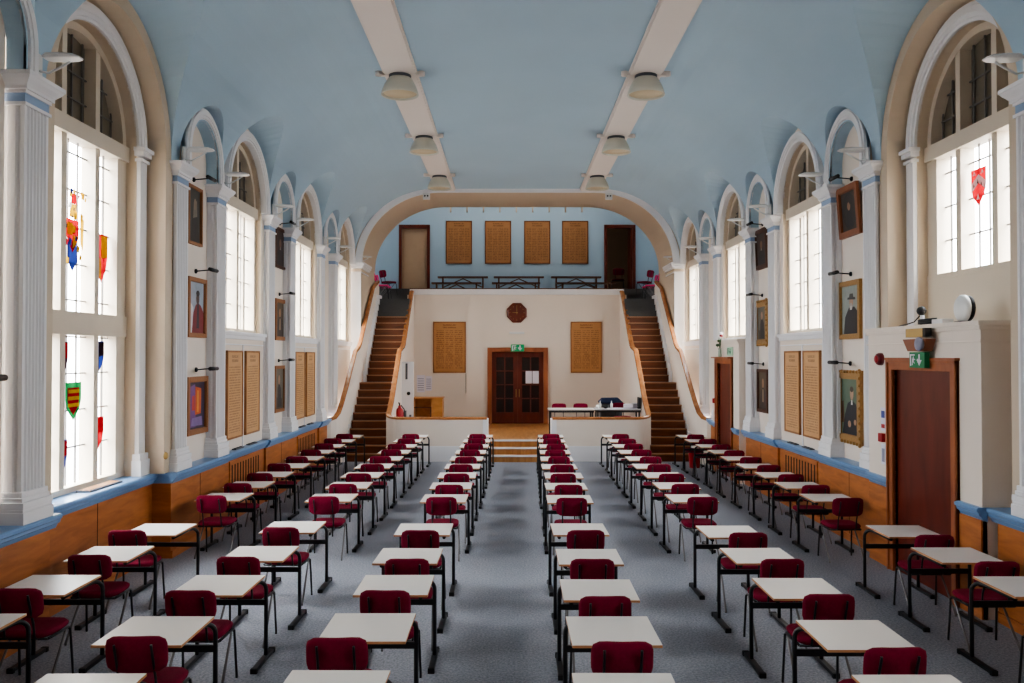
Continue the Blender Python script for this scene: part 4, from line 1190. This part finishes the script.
cb = MB().tube([(-1.41, 27.19, 1.47), (-1.41, 27.19, 2.1)], .008, 'blackmatt', 5).obj('cable', None); tag(cb, 'thin dark cable hanging below the left recess honours board', 'cable')

# lectern desk
ld = empty('reception_desk', (-2.42, 25.4, .5)); tag(ld, 'orange beech desk standing against the recess left side', 'desk')
mb = MB(); mb.box(-.45, .45, -.3, .3, .9, .94); mb.obj('desktop', 'orangewood', ld, .006)
mb = MB(); mb.box(.1, .43, -.27, .28, .0, .9); mb.obj('pedestal', 'orangewood', ld, .004)
mb = MB(); mb.box(-.43, -.40, -.27, .28, 0, .9); mb.obj('side_panel', 'orangewood', ld)
mb = MB(); mb.box(-.40, .1, .18, .2, 0, .9); mb.obj('back_panel', 'orangewood', ld)
mb = MB(); mb.box(-.40, .1, -.27, -.25, .62, .66); mb.box(.06, .1, -.27, -.25, 0, .66); mb.obj('knee_rail', 'benchwood', ld)
# upright folded table
ft = empty('folded_table', (-2.93, 24.1, .5)); tag(ft, 'white folding table stood on end against the recess left wall', 'folding table')
mb = MB(); mb.box(-.2, .2, 0, .04, .02, 2.0); mb.obj('tabletop', 'white', ft, .01)
mb = MB(); mb.box(-.03, .03, -.02, .0, 1.5, 1.95); mb.box(-.06, 0, -.03, 0, .0, .62); mb.box(.08, .14, -.03, 0, .0, .5); mb.obj('leg', 'greydark', ft, .005)
mb = MB(); mb.lathe([(.05, 0), (.05, -.03), (0.005, -.03)], (.06, -.0, 1.1), None, 14, 'y'); mb.obj('knob', 'blackmatt', ft)
fe = empty('fire_extinguisher', (-2.99, 23.05, .5)); fe.scale = (1.25, 1.25, 1.2); tag(fe, 'red fire extinguisher at the corner behind the left low wall', 'fire extinguisher')
mb = MB(); mb.lathe([(.085, 0), (.09, .02), (.09, .52), (.07, .6), (.03, .64), (.03, .68)], (0, 0, .0), 'red', 18); mb.obj('cylinder', None, fe)
mb = MB(); mb.tube([(0, 0, .68), (0, -.02, .72), (.0, -.12, .75)], .015); mb.tube([(.03, 0, .69), (.1, 0, .6), (.105, 0, .25)], .012); mb.obj('hose_and_handle', 'blackmatt', fe)
for k, (x0, x1, z0, z1, lb_) in enumerate(((-2.98, -2.72, 1.5, 2.05, 'left white sheet pinned above the orange desk'), (-2.7, -2.5, 1.55, 2.02, 'right white sheet pinned above the orange desk'))):
    r = empty('pinned_sheet', ((x0+x1)/2, 27.2, z0)); tag(r, lb_, 'paper sheet', 'pinned sheets')
    w, h = x1-x0, z1-z0
    MB().box(-w/2, w/2, -.008, -.001, 0, h).obj('paper', 'paper', r)
    mb = MB()
    for q in range(6): mb.box(-w*.38, w*.38, -.010, -.008, h*(.12+.13*q), h*(.12+.13*q)+.02)
    mb.obj('printed_lines', 'ink', r)
rp = empty('small_framed_notice', (3.63, 25.4, 2.25)); tag(rp, 'small brown framed notice on the right stair wall inside the recess', 'notice')
MB().box(-.03, -.0, -.2, .2, -.35, .35).obj('frame', 'oakframe', rp, .005)
MB().box(-.034, -.03, -.16, .16, -.3, .3).obj('sheet', pc(150, 110, 90), rp)

# tables in the recess
def rtable(x0, x1, y0, y1, label, mat, legm='black'):
    r = empty('meeting_table', ((x0+x1)/2, (y0+y1)/2, .5)); tag(r, label, 'table', 'tables in the recess')
    w, d = (x1-x0)/2, (y1-y0)/2
    mb = MB(); mb.box(-w, w, -d, d, .72, .75); mb.obj('tabletop', mat, r, .004)
    mb = MB(); mb.box(-w+.02, w-.02, -d+.02, -d+.05, .66, .72); mb.box(-w+.02, w-.02, d-.05, d-.02, .66, .72); mb.obj('frame', legm, r)
    for a in (-1, 1):
        for b in (-1, 1):
            mb = MB(); mb.box(a*(w-.06)-.02, a*(w-.06)+.02, b*(d-.06)-.02, b*(d-.06)+.02, 0, .72); mb.obj('leg', legm, r)
rtable(1.02, 2.25, 22.55, 23.2, 'white topped table in the recess, nearest the double door', 'deskwhite')
rtable(2.28, 3.5, 22.6, 23.25, 'grey topped table in the recess, at the right stair wall', 'tablegrey')
def recess_chair(x, y, rz, label):
    c = copy_tree(make_chair_src); c.location = (x, y, .5); c.rotation_euler = (0, 0, rz); tag(c, label, 'chair', 'recess chairs')
make_chair_src = [o for o in D.objects if o.get('category') == 'chair'][0]
recess_chair(1.36, 23.36, PI, 'maroon chair behind the white recess table, left one')
recess_chair(1.96, 23.38, PI, 'maroon chair behind the white recess table, right one')
recess_chair(3.15, 23.75, PI+.3, 'maroon chair behind the grey recess table')
tr = empty('covered_stand', (2.88, 24.4, .5)); tag(tr, 'dark stand draped with a navy cloth behind the grey table', 'stand')
mb = MB(); 
mb.loft([[(-.32, -.22, .80), (.33, -.22, .80), (.33, .22, .80), (-.32, .22, .80)], [(-.34, -.24, .85), (.35, -.24, .83), (.35, .24, .83), (-.34, .24, .85)], [(-.24, -.18, .96), (.2, -.18, .97), (.22, .18, .97), (-.24, .18, .96)]]); mb.obj('cloth_cover', 'navy', tr, .02)
mb = MB(); mb.box(.24, .31, -.2, .2, 0, .8); mb.box(-.30, -.26, -.2, .2, 0, .8); mb.box(-.3, .3, .1, .14, .4, .8); mb.obj('body', 'greydark', tr)
# things on the tables
tz = 1.25
def prop(name, label, cat, loc, build, group=None):
    r = empty(name, loc); tag(r, label, cat, group); build(r); return r
def bottle(r):
    MB().lathe([(.03, 0), (.034, .01), (.034, .12), (.015, .16), (.014, .19)], (0, 0, 0), 'lampwhite', 14).obj('body', None, r)
    MB().lathe([(.016, .19), (.016, .215)], (0, 0, 0), 'ink', 12).obj('cap', None, r)
def mug(r):
    MB().lathe([(.04, 0), (.042, .01), (.042, .1), (.036, .1), (.036, .015), (.0, .012)], (0, 0, 0), 'lampwhite', 16, caps=False).obj('body', None, r)
    MB().tube([(.04, 0, .08), (.07, 0, .07), (.07, 0, .035), (.04, 0, .025)], .007, 'lampwhite').obj('handle', None, r)
prop('bottle', 'white bottle on the left end of the grey recess table', 'bottle', (2.42, 22.85, tz), bottle)
prop('mug', 'white mug beside the bottle on the grey recess table', 'mug', (2.34, 22.75, tz), mug)
prop('bottle', 'white bottle right of the dark bowl on the recess table', 'bottle', (2.72, 22.8, tz), bottle)
prop('bowl', 'dark round bowl between white bottles on the recess table', 'bowl', (2.57, 22.85, tz), lambda r: MB().lathe([(.03, 0), (.07, .03), (.085, .09), (.08, .09), (.06, .035), (0, .02)], (0, 0, 0), 'blackmatt', 18, caps=False).obj('bowl_body', None, r))
prop('paper_stack', 'white stack of papers standing on the right of the grey table', 'papers', (3.18, 22.88, tz), lambda r: MB().box(-.11, .11, -.15, .15, 0, .12).obj('sheets', 'paper', r, .004))
prop('paper_sheets', 'flat white sheets in the middle of the grey table', 'papers', (2.92, 22.85, tz), lambda r: MB().box(-.12, .12, -.15, .15, 0, .015).obj('sheets', 'paper', r))
prop('document_box', 'pale document box beside the monitor on the grey table', 'box', (3.38, 23.12, tz), lambda r: MB().box(-.06, .06, -.12, .12, 0, .13).obj('box_body', 'tablegrey', r, .004))
def screen(r):
    MB().box(-.02, .02, -.2, .2, .05, .3).obj('display', 'blackmatt', r, .006)
    MB().box(-.04, .04, -.08, .08, 0, .05).obj('stand', 'blackmatt', r, .004)
prop('monitor', 'slim dark monitor seen edge-on at the right end of the grey table', 'monitor', (3.46, 22.8, tz), screen)

# ------------------------------------------------------------------ gallery benches and chairs
bp = None
bl = [(-2.45, -.75, 28.9, 4.92), (-.55, 1.15, 28.9, 4.92), (1.4, 3.1, 28.9, 4.92), (-2.6, -.95, 28.22, 4.66), (-.6, 1.0, 28.22, 4.66), (1.55, 3.5, 28.22, 4.66)]
for k, (x0, x1, y, z) in enumerate(bl):
    if bp is None:
        bp = empty('long_bench')
        MB().box(-.85, .85, -.14, .14, .39, .44).obj('seat', 'benchwood', bp, .006)
        for e in (-1, 1):
            mb = MB(); mb.box(e*.68-.025, e*.68+.025, -.12, .12, 0, .39); mb.box(e*.68-.03, e*.68+.03, -.16, .16, 0, .04); mb.obj('leg', 'benchwood', bp)
        mb = MB(); mb.tube([(-.66, 0, .08), (0, 0, .37)], .018); mb.tube([(.66, 0, .08), (0, 0, .37)], .018); mb.obj('brace', 'benchwood', bp)
        r = bp
    else: r = copy_tree(bp)
    r.location = ((x0+x1)/2, y, z); r.scale = ((x1-x0)/1.7, 1, 1)
    tag(r, 'long brown bench in the gallery, %s row, %s' % (['back', 'front'][k//3], ['left', 'middle', 'right'][k % 3]), 'bench', 'gallery benches')
def gchair(x, y, z, rz, label, pink=False):
    c = copy_tree(make_chair_src); c.location = (x, y, z); c.rotation_euler = (0, 0, rz); tag(c, label, 'chair', 'gallery chairs')
    if pink:
        for ch in c.children:
            if ch.name.startswith('seat') and 'rail' not in ch.name and 'bearer' not in ch.name or ch.name.startswith('backrest'):
                ch.data = ch.data.copy(); ch.data.materials[0] = M['pink']
for s in (-1, 1):
    n = SIDE[s]
    gchair(XC+s*4.26, 28.3, 4.66, s*PI/2*.55, 'dark maroon chair at the back of the %s gallery corner' % n)
    gchair(XC+s*4.3, 27.62, 4.44, s*PI/2*.8, 'bright pink chair in the %s gallery corner' % n, True)
    gchair(XC+s*4.28, 27.02, 4.44, s*PI/2*.9, 'front chair with pink seat at the %s gallery corner stair head' % n, True)
gchair(3.85, 30.3, 4.92, 0, 'dark chair seen through the open right gallery doorway')

# ------------------------------------------------------------------ things on the right wall near the door
DX = SX(1, 4.55)
def onwall(name, label, cat, y, z, build, group=None, x=None):
    r = empty(name, (DX if x is None else x, y, z)); tag(r, label, cat, group); build(r); return r
def exit_r(r):
    MB().box(-.06, .0, -.18, .18, -.09, .09).obj('panel', 'green', r, .004)
    mb = MB(); pictogram(mb, (-.062, 0, 0), .36, .18, 'x', 1); mb.obj('pictogram', None, r, fixn=False)
onwall('exit_sign', 'green exit sign with running figure and down arrow over near right door', 'exit sign', 9.72, 2.615, exit_r, 'green exit signs', DX-.055)
def em(r):
    mb = MB(); mb.loft([[(0, -.28, .09), (-.12, -.28, .09), (-.12, .28, .09), (0, .28, .09)], [(0, -.2, -.05), (-.1, -.2, -.05), (-.1, .2, -.05), (0, .2, -.05)]]); mb.obj('housing', 'sealcolour', r, .01)
    MB().lathe([(.0, -.0), (.065, 0), (.08, -.03), (.07, -.05), (0, -.06)], (-.11, -.17, .03), 'ink', 18, 'x', caps=False).obj('lamp', None, r)
onwall('emergency_light', 'brown emergency light with a grey round lamp over the near exit sign', 'emergency light', 9.72, 2.765, em, x=DX-.03)
onwall('brass_box', 'small brass coloured box on the lobby front above the emergency light', 'box fitting', 9.74, 2.915, lambda r: (MB().box(-.08, 0, -.22, .22, -.04, .06).obj('box_body', 'brass', r, .006), MB().box(-.085, -.01, -.26, -.2, -.04, .06).obj('end_cap', 'blackmatt', r)), x=DX-.05)
onwall('alarm_sounder', 'round red fire alarm sounder beside the near right door frame', 'alarm sounder', 10.9, 2.62, lambda r: (MB().lathe([(.08, 0), (.08, -.035), (.07, -.06), (.05, -.07), (0.005, -.07)], (0, 0, 0), 'darkred', 18, 'x').obj('body', None, r), MB().lathe([(.05, -.07), (.045, -.08), (.005, -.08)], (0, 0, 0), 'red', 14, 'x').obj('face', None, r)))
onwall('call_point', 'small red fire call point below the sounder beside near right door', 'call point', 10.86, 1.62, lambda r: MB().box(-.05, 0, -.055, .055, -.055, .055).obj('box_body', 'red', r, .005))
onwall('notice', 'tall white safety notice above the red call point', 'notice', 10.86, 1.7, lambda r: (MB().box(-.006, 0, -.07, .07, 0, .3).obj('sheet', 'paper', r), MB().box(-.008, -.006, -.05, .05, .17, .26).obj('blue_symbol', pc(70, 80, 150), r), MB().box(-.008, -.006, -.05, .05, .04, .09).obj('red_symbol', 'red', r)))
onwall('notice', 'white safety notice below the red call point', 'notice', 10.86, 1.28, lambda r: (MB().box(-.006, 0, -.06, .06, 0, .26).obj('sheet', 'paper', r), MB().box(-.008, -.006, -.04, .04, .03, .2).obj('printed_symbol', 'ink', r)))
# on the lobby ledge
LZ = 3.02
def disc(r):
    MB().lathe([(.0, 0), (.13, 0), (.15, .02), (.15, .05), (.13, .06), (0, .065)], (0, 0, .16), 'lampwhite', 28, 'x', caps=False).obj('face', None, r)
    MB().lathe([(.0, .06), (.14, .065), (.14, .1), (0, .1)], (0, 0, .16), 'blackmatt', 28, 'x', caps=False).obj('back', None, r)
    MB().box(-.03, .12, -.06, .06, 0, .02).obj('base', 'blackmatt', r)
onwall('speaker_disc', 'white round speaker disc on the ledge over the near right lobby', 'speaker', 9.28, LZ, disc, x=4.92)
def cam(r):
    MB().tube([(0, 0, 0), (0, 0, .12)], .025, 'lampwhite').obj('post', None, r)
    MB().sphere((-.01, 0, .17), .055, 'blackmatt', 12).obj('head', None, r)
    MB().tube([(0, .03, .13), (0, .2, .05), (-.02, .4, .02), (0, .6, .01)], .008, 'blackmatt', 5).obj('lead', None, r)
onwall('ledge_camera', 'small black ball camera on a white post on the near lobby ledge', 'camera', 9.98, LZ, cam, x=4.85)
onwall('cable_coil', 'black cable coil lying on the near right lobby ledge', 'cable', 9.75, LZ, lambda r: MB().tube([(.05*math.cos(t*.7)*(1), .2*math.sin(t*.7), .012+.002*t) for t in range(26)], .01, 'blackmatt', 5).obj('cable_body', None, r), x=4.8)
onwall('white_box', 'low white box beside the cable coil on the near lobby ledge', 'box', 9.42, LZ, lambda r: MB().box(-.06, .06, -.12, .12, 0, .05).obj('box_body', 'lampwhite', r, .006), x=4.8)

# far right door: vase of flowers, exit sign
def vase(r):
    MB().lathe([(.04, 0), (.055, .03), (.05, .16), (.035, .22), (.045, .24)], (0, 0, 0), 'glassvase', 16).obj('vase_body', None, r)
    for k, (dx, dy, h) in enumerate(((0, .1, .42), (-.03, -.08, .5), (.03, .02, .62), (0, -.16, .56), (-.02, .18, .3))):
        mb = MB(); mb.tube([(0, 0, .2), (dx*.5, dy*.5, h*.6), (dx, dy, h)], .008); st_ = mb.obj('stem', 'leaf', r)
        MB().sphere((dx, dy, h+.03), .055, 'lampwhite' if k in (1, 2) else 'leaf' if k != 3 else 'darkred', 8, (1, 1, .8)).obj('bloom', None, st_)
r = onwall('flower_vase', 'pale vase of white flowers standing on the far right door frame', 'flower vase', 19.0, 2.64, vase, x=DX-.075)
r.scale = (.8, .8, .8)
def exit_f(r):
    MB().box(-.03, .0, -.2, .2, -.09, .09).obj('panel', plain('pale_green_lit', srgb(190, 232, 200), .5), r)
    mb = MB(); pictogram(mb, (-.032, 0, 0), .4, .18, 'x', 1, m='green'); mb.obj('pictogram', None, r, fixn=False)
onwall('exit_sign', 'pale green exit sign beside the flowers above the far right door', 'exit sign', 18.35, 2.76, exit_f, 'green exit signs', DX)
onwall('call_point', 'small red fire call point beside the far right door frame', 'call point', 19.8, 1.62, lambda r: MB().box(-.05, 0, -.055, .055, -.055, .055).obj('box_body', 'red', r, .005))
onwall('fire_bucket', 'red bin on the floor beyond the far right door', 'bin', 20.3, 0, lambda r: MB().lathe([(.12, 0), (.15, .38), (.155, .4), (.14, .4), (.11, .02), (0, .02)], (0, 0, 0), 'red', 18, caps=False).obj('bin_body', None, r), x=4.4)

# left window: winder handle, brass bell, vents on the sills
r = empty('window_winder', (SX(-1, 5.1), 8.80, 1.59)); tag(r, 'thin dark handle bar beside the near left window', 'handle')
MB().tube([(0, 0, 0), (.06, 0, 0), (.06, 0, .36), (0, 0, .36)], .011, 'blackmatt', 6).obj('bar', None, r)
r = empty('bell_push', (SX(-1, 4.72), 11.12, 1.36)); tag(r, 'round brass fitting low on the wall after the near left window', 'fitting')
MB().lathe([(.05, 0), (.05, .02), (.03, .035), (.004, .035)], (0, 0, 0), 'brass', 16, 'x').obj('plate', None, r)
def vent(s, y, x, w, l, label, rz=0):
    r = empty('sill_vent', (x, y, ZR)); tag(r, label, 'vent', 'vents on the window sills')
    MB().box(-w/2, w/2, -l/2, l/2, 0, .02).obj('frame', 'greydark' if l < 1 else 'white', r, .004)
    mb = MB(); n = int(l/.04)
    for k in range(n): mb.box(-w/2+.02, w/2-.02, -l/2+.02+(l-.04)*k/n, -l/2+.02+(l-.04)*k/n+.018, .02, .026)
    mb.obj('slats', 'deskedge' if l > .75 else 'blackmatt', r)
vent(-1, 9.95, SX(-1, 5.0), .16, .8, 'long flat vent grille on the sill of the near left window')
for s in (-1, 1):
    for b in (1, 2):
        if s > 0 and b == 2: continue
        for k, q in enumerate((-.4, .35)):
            vent(s, WIN[b][0]+q, SX(s, 4.705), .07, .42, 'small dark sill vent under the %s %s window, %s one' % ({1: 'second', 2: 'third'}[b], SIDE[s], ['nearer', 'farther'][k]))

# ------------------------------------------------------------------ camera, light, look
cd = D.cameras.new('camera'); cd.sensor_width = 36; cd.lens = 850*36/1024; cd.clip_end = 200; cd.clip_start = .05
cam_o = D.objects.new('camera', cd); COL.objects.link(cam_o)
cam_o.location = (0, 0, 2.66)
cam_o.rotation_euler = (PI/2+math.atan(14.5/850), 0, -math.atan(2/850))
sc.camera = cam_o
SKY = 16
w = D.worlds.new('world'); sc.world = w; w.use_nodes = True
bg = w.node_tree.nodes['Background']
wn_ = w.node_tree.nodes; wl = w.node_tree.links
tc = wn_.new('ShaderNodeTexCoord'); sp_ = wn_.new('ShaderNodeSeparateXYZ'); wl.new(tc.outputs['Generated'], sp_.inputs[0])
rmp = wn_.new('ShaderNodeValToRGB'); mp_ = wn_.new('ShaderNodeMapRange'); mp_.inputs[1].default_value = -1; mp_.inputs[2].default_value = 1
wl.new(sp_.outputs[2], mp_.inputs[0]); wl.new(mp_.outputs[0], rmp.inputs[0])
els = rmp.color_ramp.elements
els[0].position = .42; els[0].color = (.16, .16, .16, 1)
els[1].position = .9; els[1].color = (.92, .97, 1, 1)
e2 = els.new(.5); e2.color = (.5, .5, .5, 1)
wl.new(rmp.outputs['Color'], bg.inputs['Color']); bg.inputs['Strength'].default_value = SKY
rw = empty('wall_rear'); struct(rw, 'plain cream rear wall behind the camera', 'wall')
MB().box(SX(-1, 5.4), SX(1, 5.4), Y0-.2, Y0, 0, 7.7).obj('plaster', 'cream', rw)
gl = D.lights.new('gallery_light', 'AREA'); gl.shape = 'RECTANGLE'; gl.size = 6; gl.size_y = 1.2; gl.energy = 26; gl.color = (1, .95, .88)
go = D.objects.new('gallery_light', gl); COL.objects.link(go); go.location = (XC, 28.2, 8.4)
rl_ = D.lights.new('backroom_light', 'AREA'); rl_.size = 2; rl_.energy = 10; rl_.color = (1, .9, .75)
ro = D.objects.new('backroom_light', rl_); COL.objects.link(ro); ro.location = (XC, 30.4, 8.4)
sc.view_settings.view_transform = 'AgX'
sc.view_settings.look = 'AgX - Medium High Contrast'
sc.view_settings.exposure = 1.15
sc.cycles.use_denoising = True
sc.cycles.max_bounces = 8; sc.cycles.diffuse_bounces = 5; sc.cycles.transparent_max_bounces = 8
sc.cycles.sample_clamp_indirect = 6
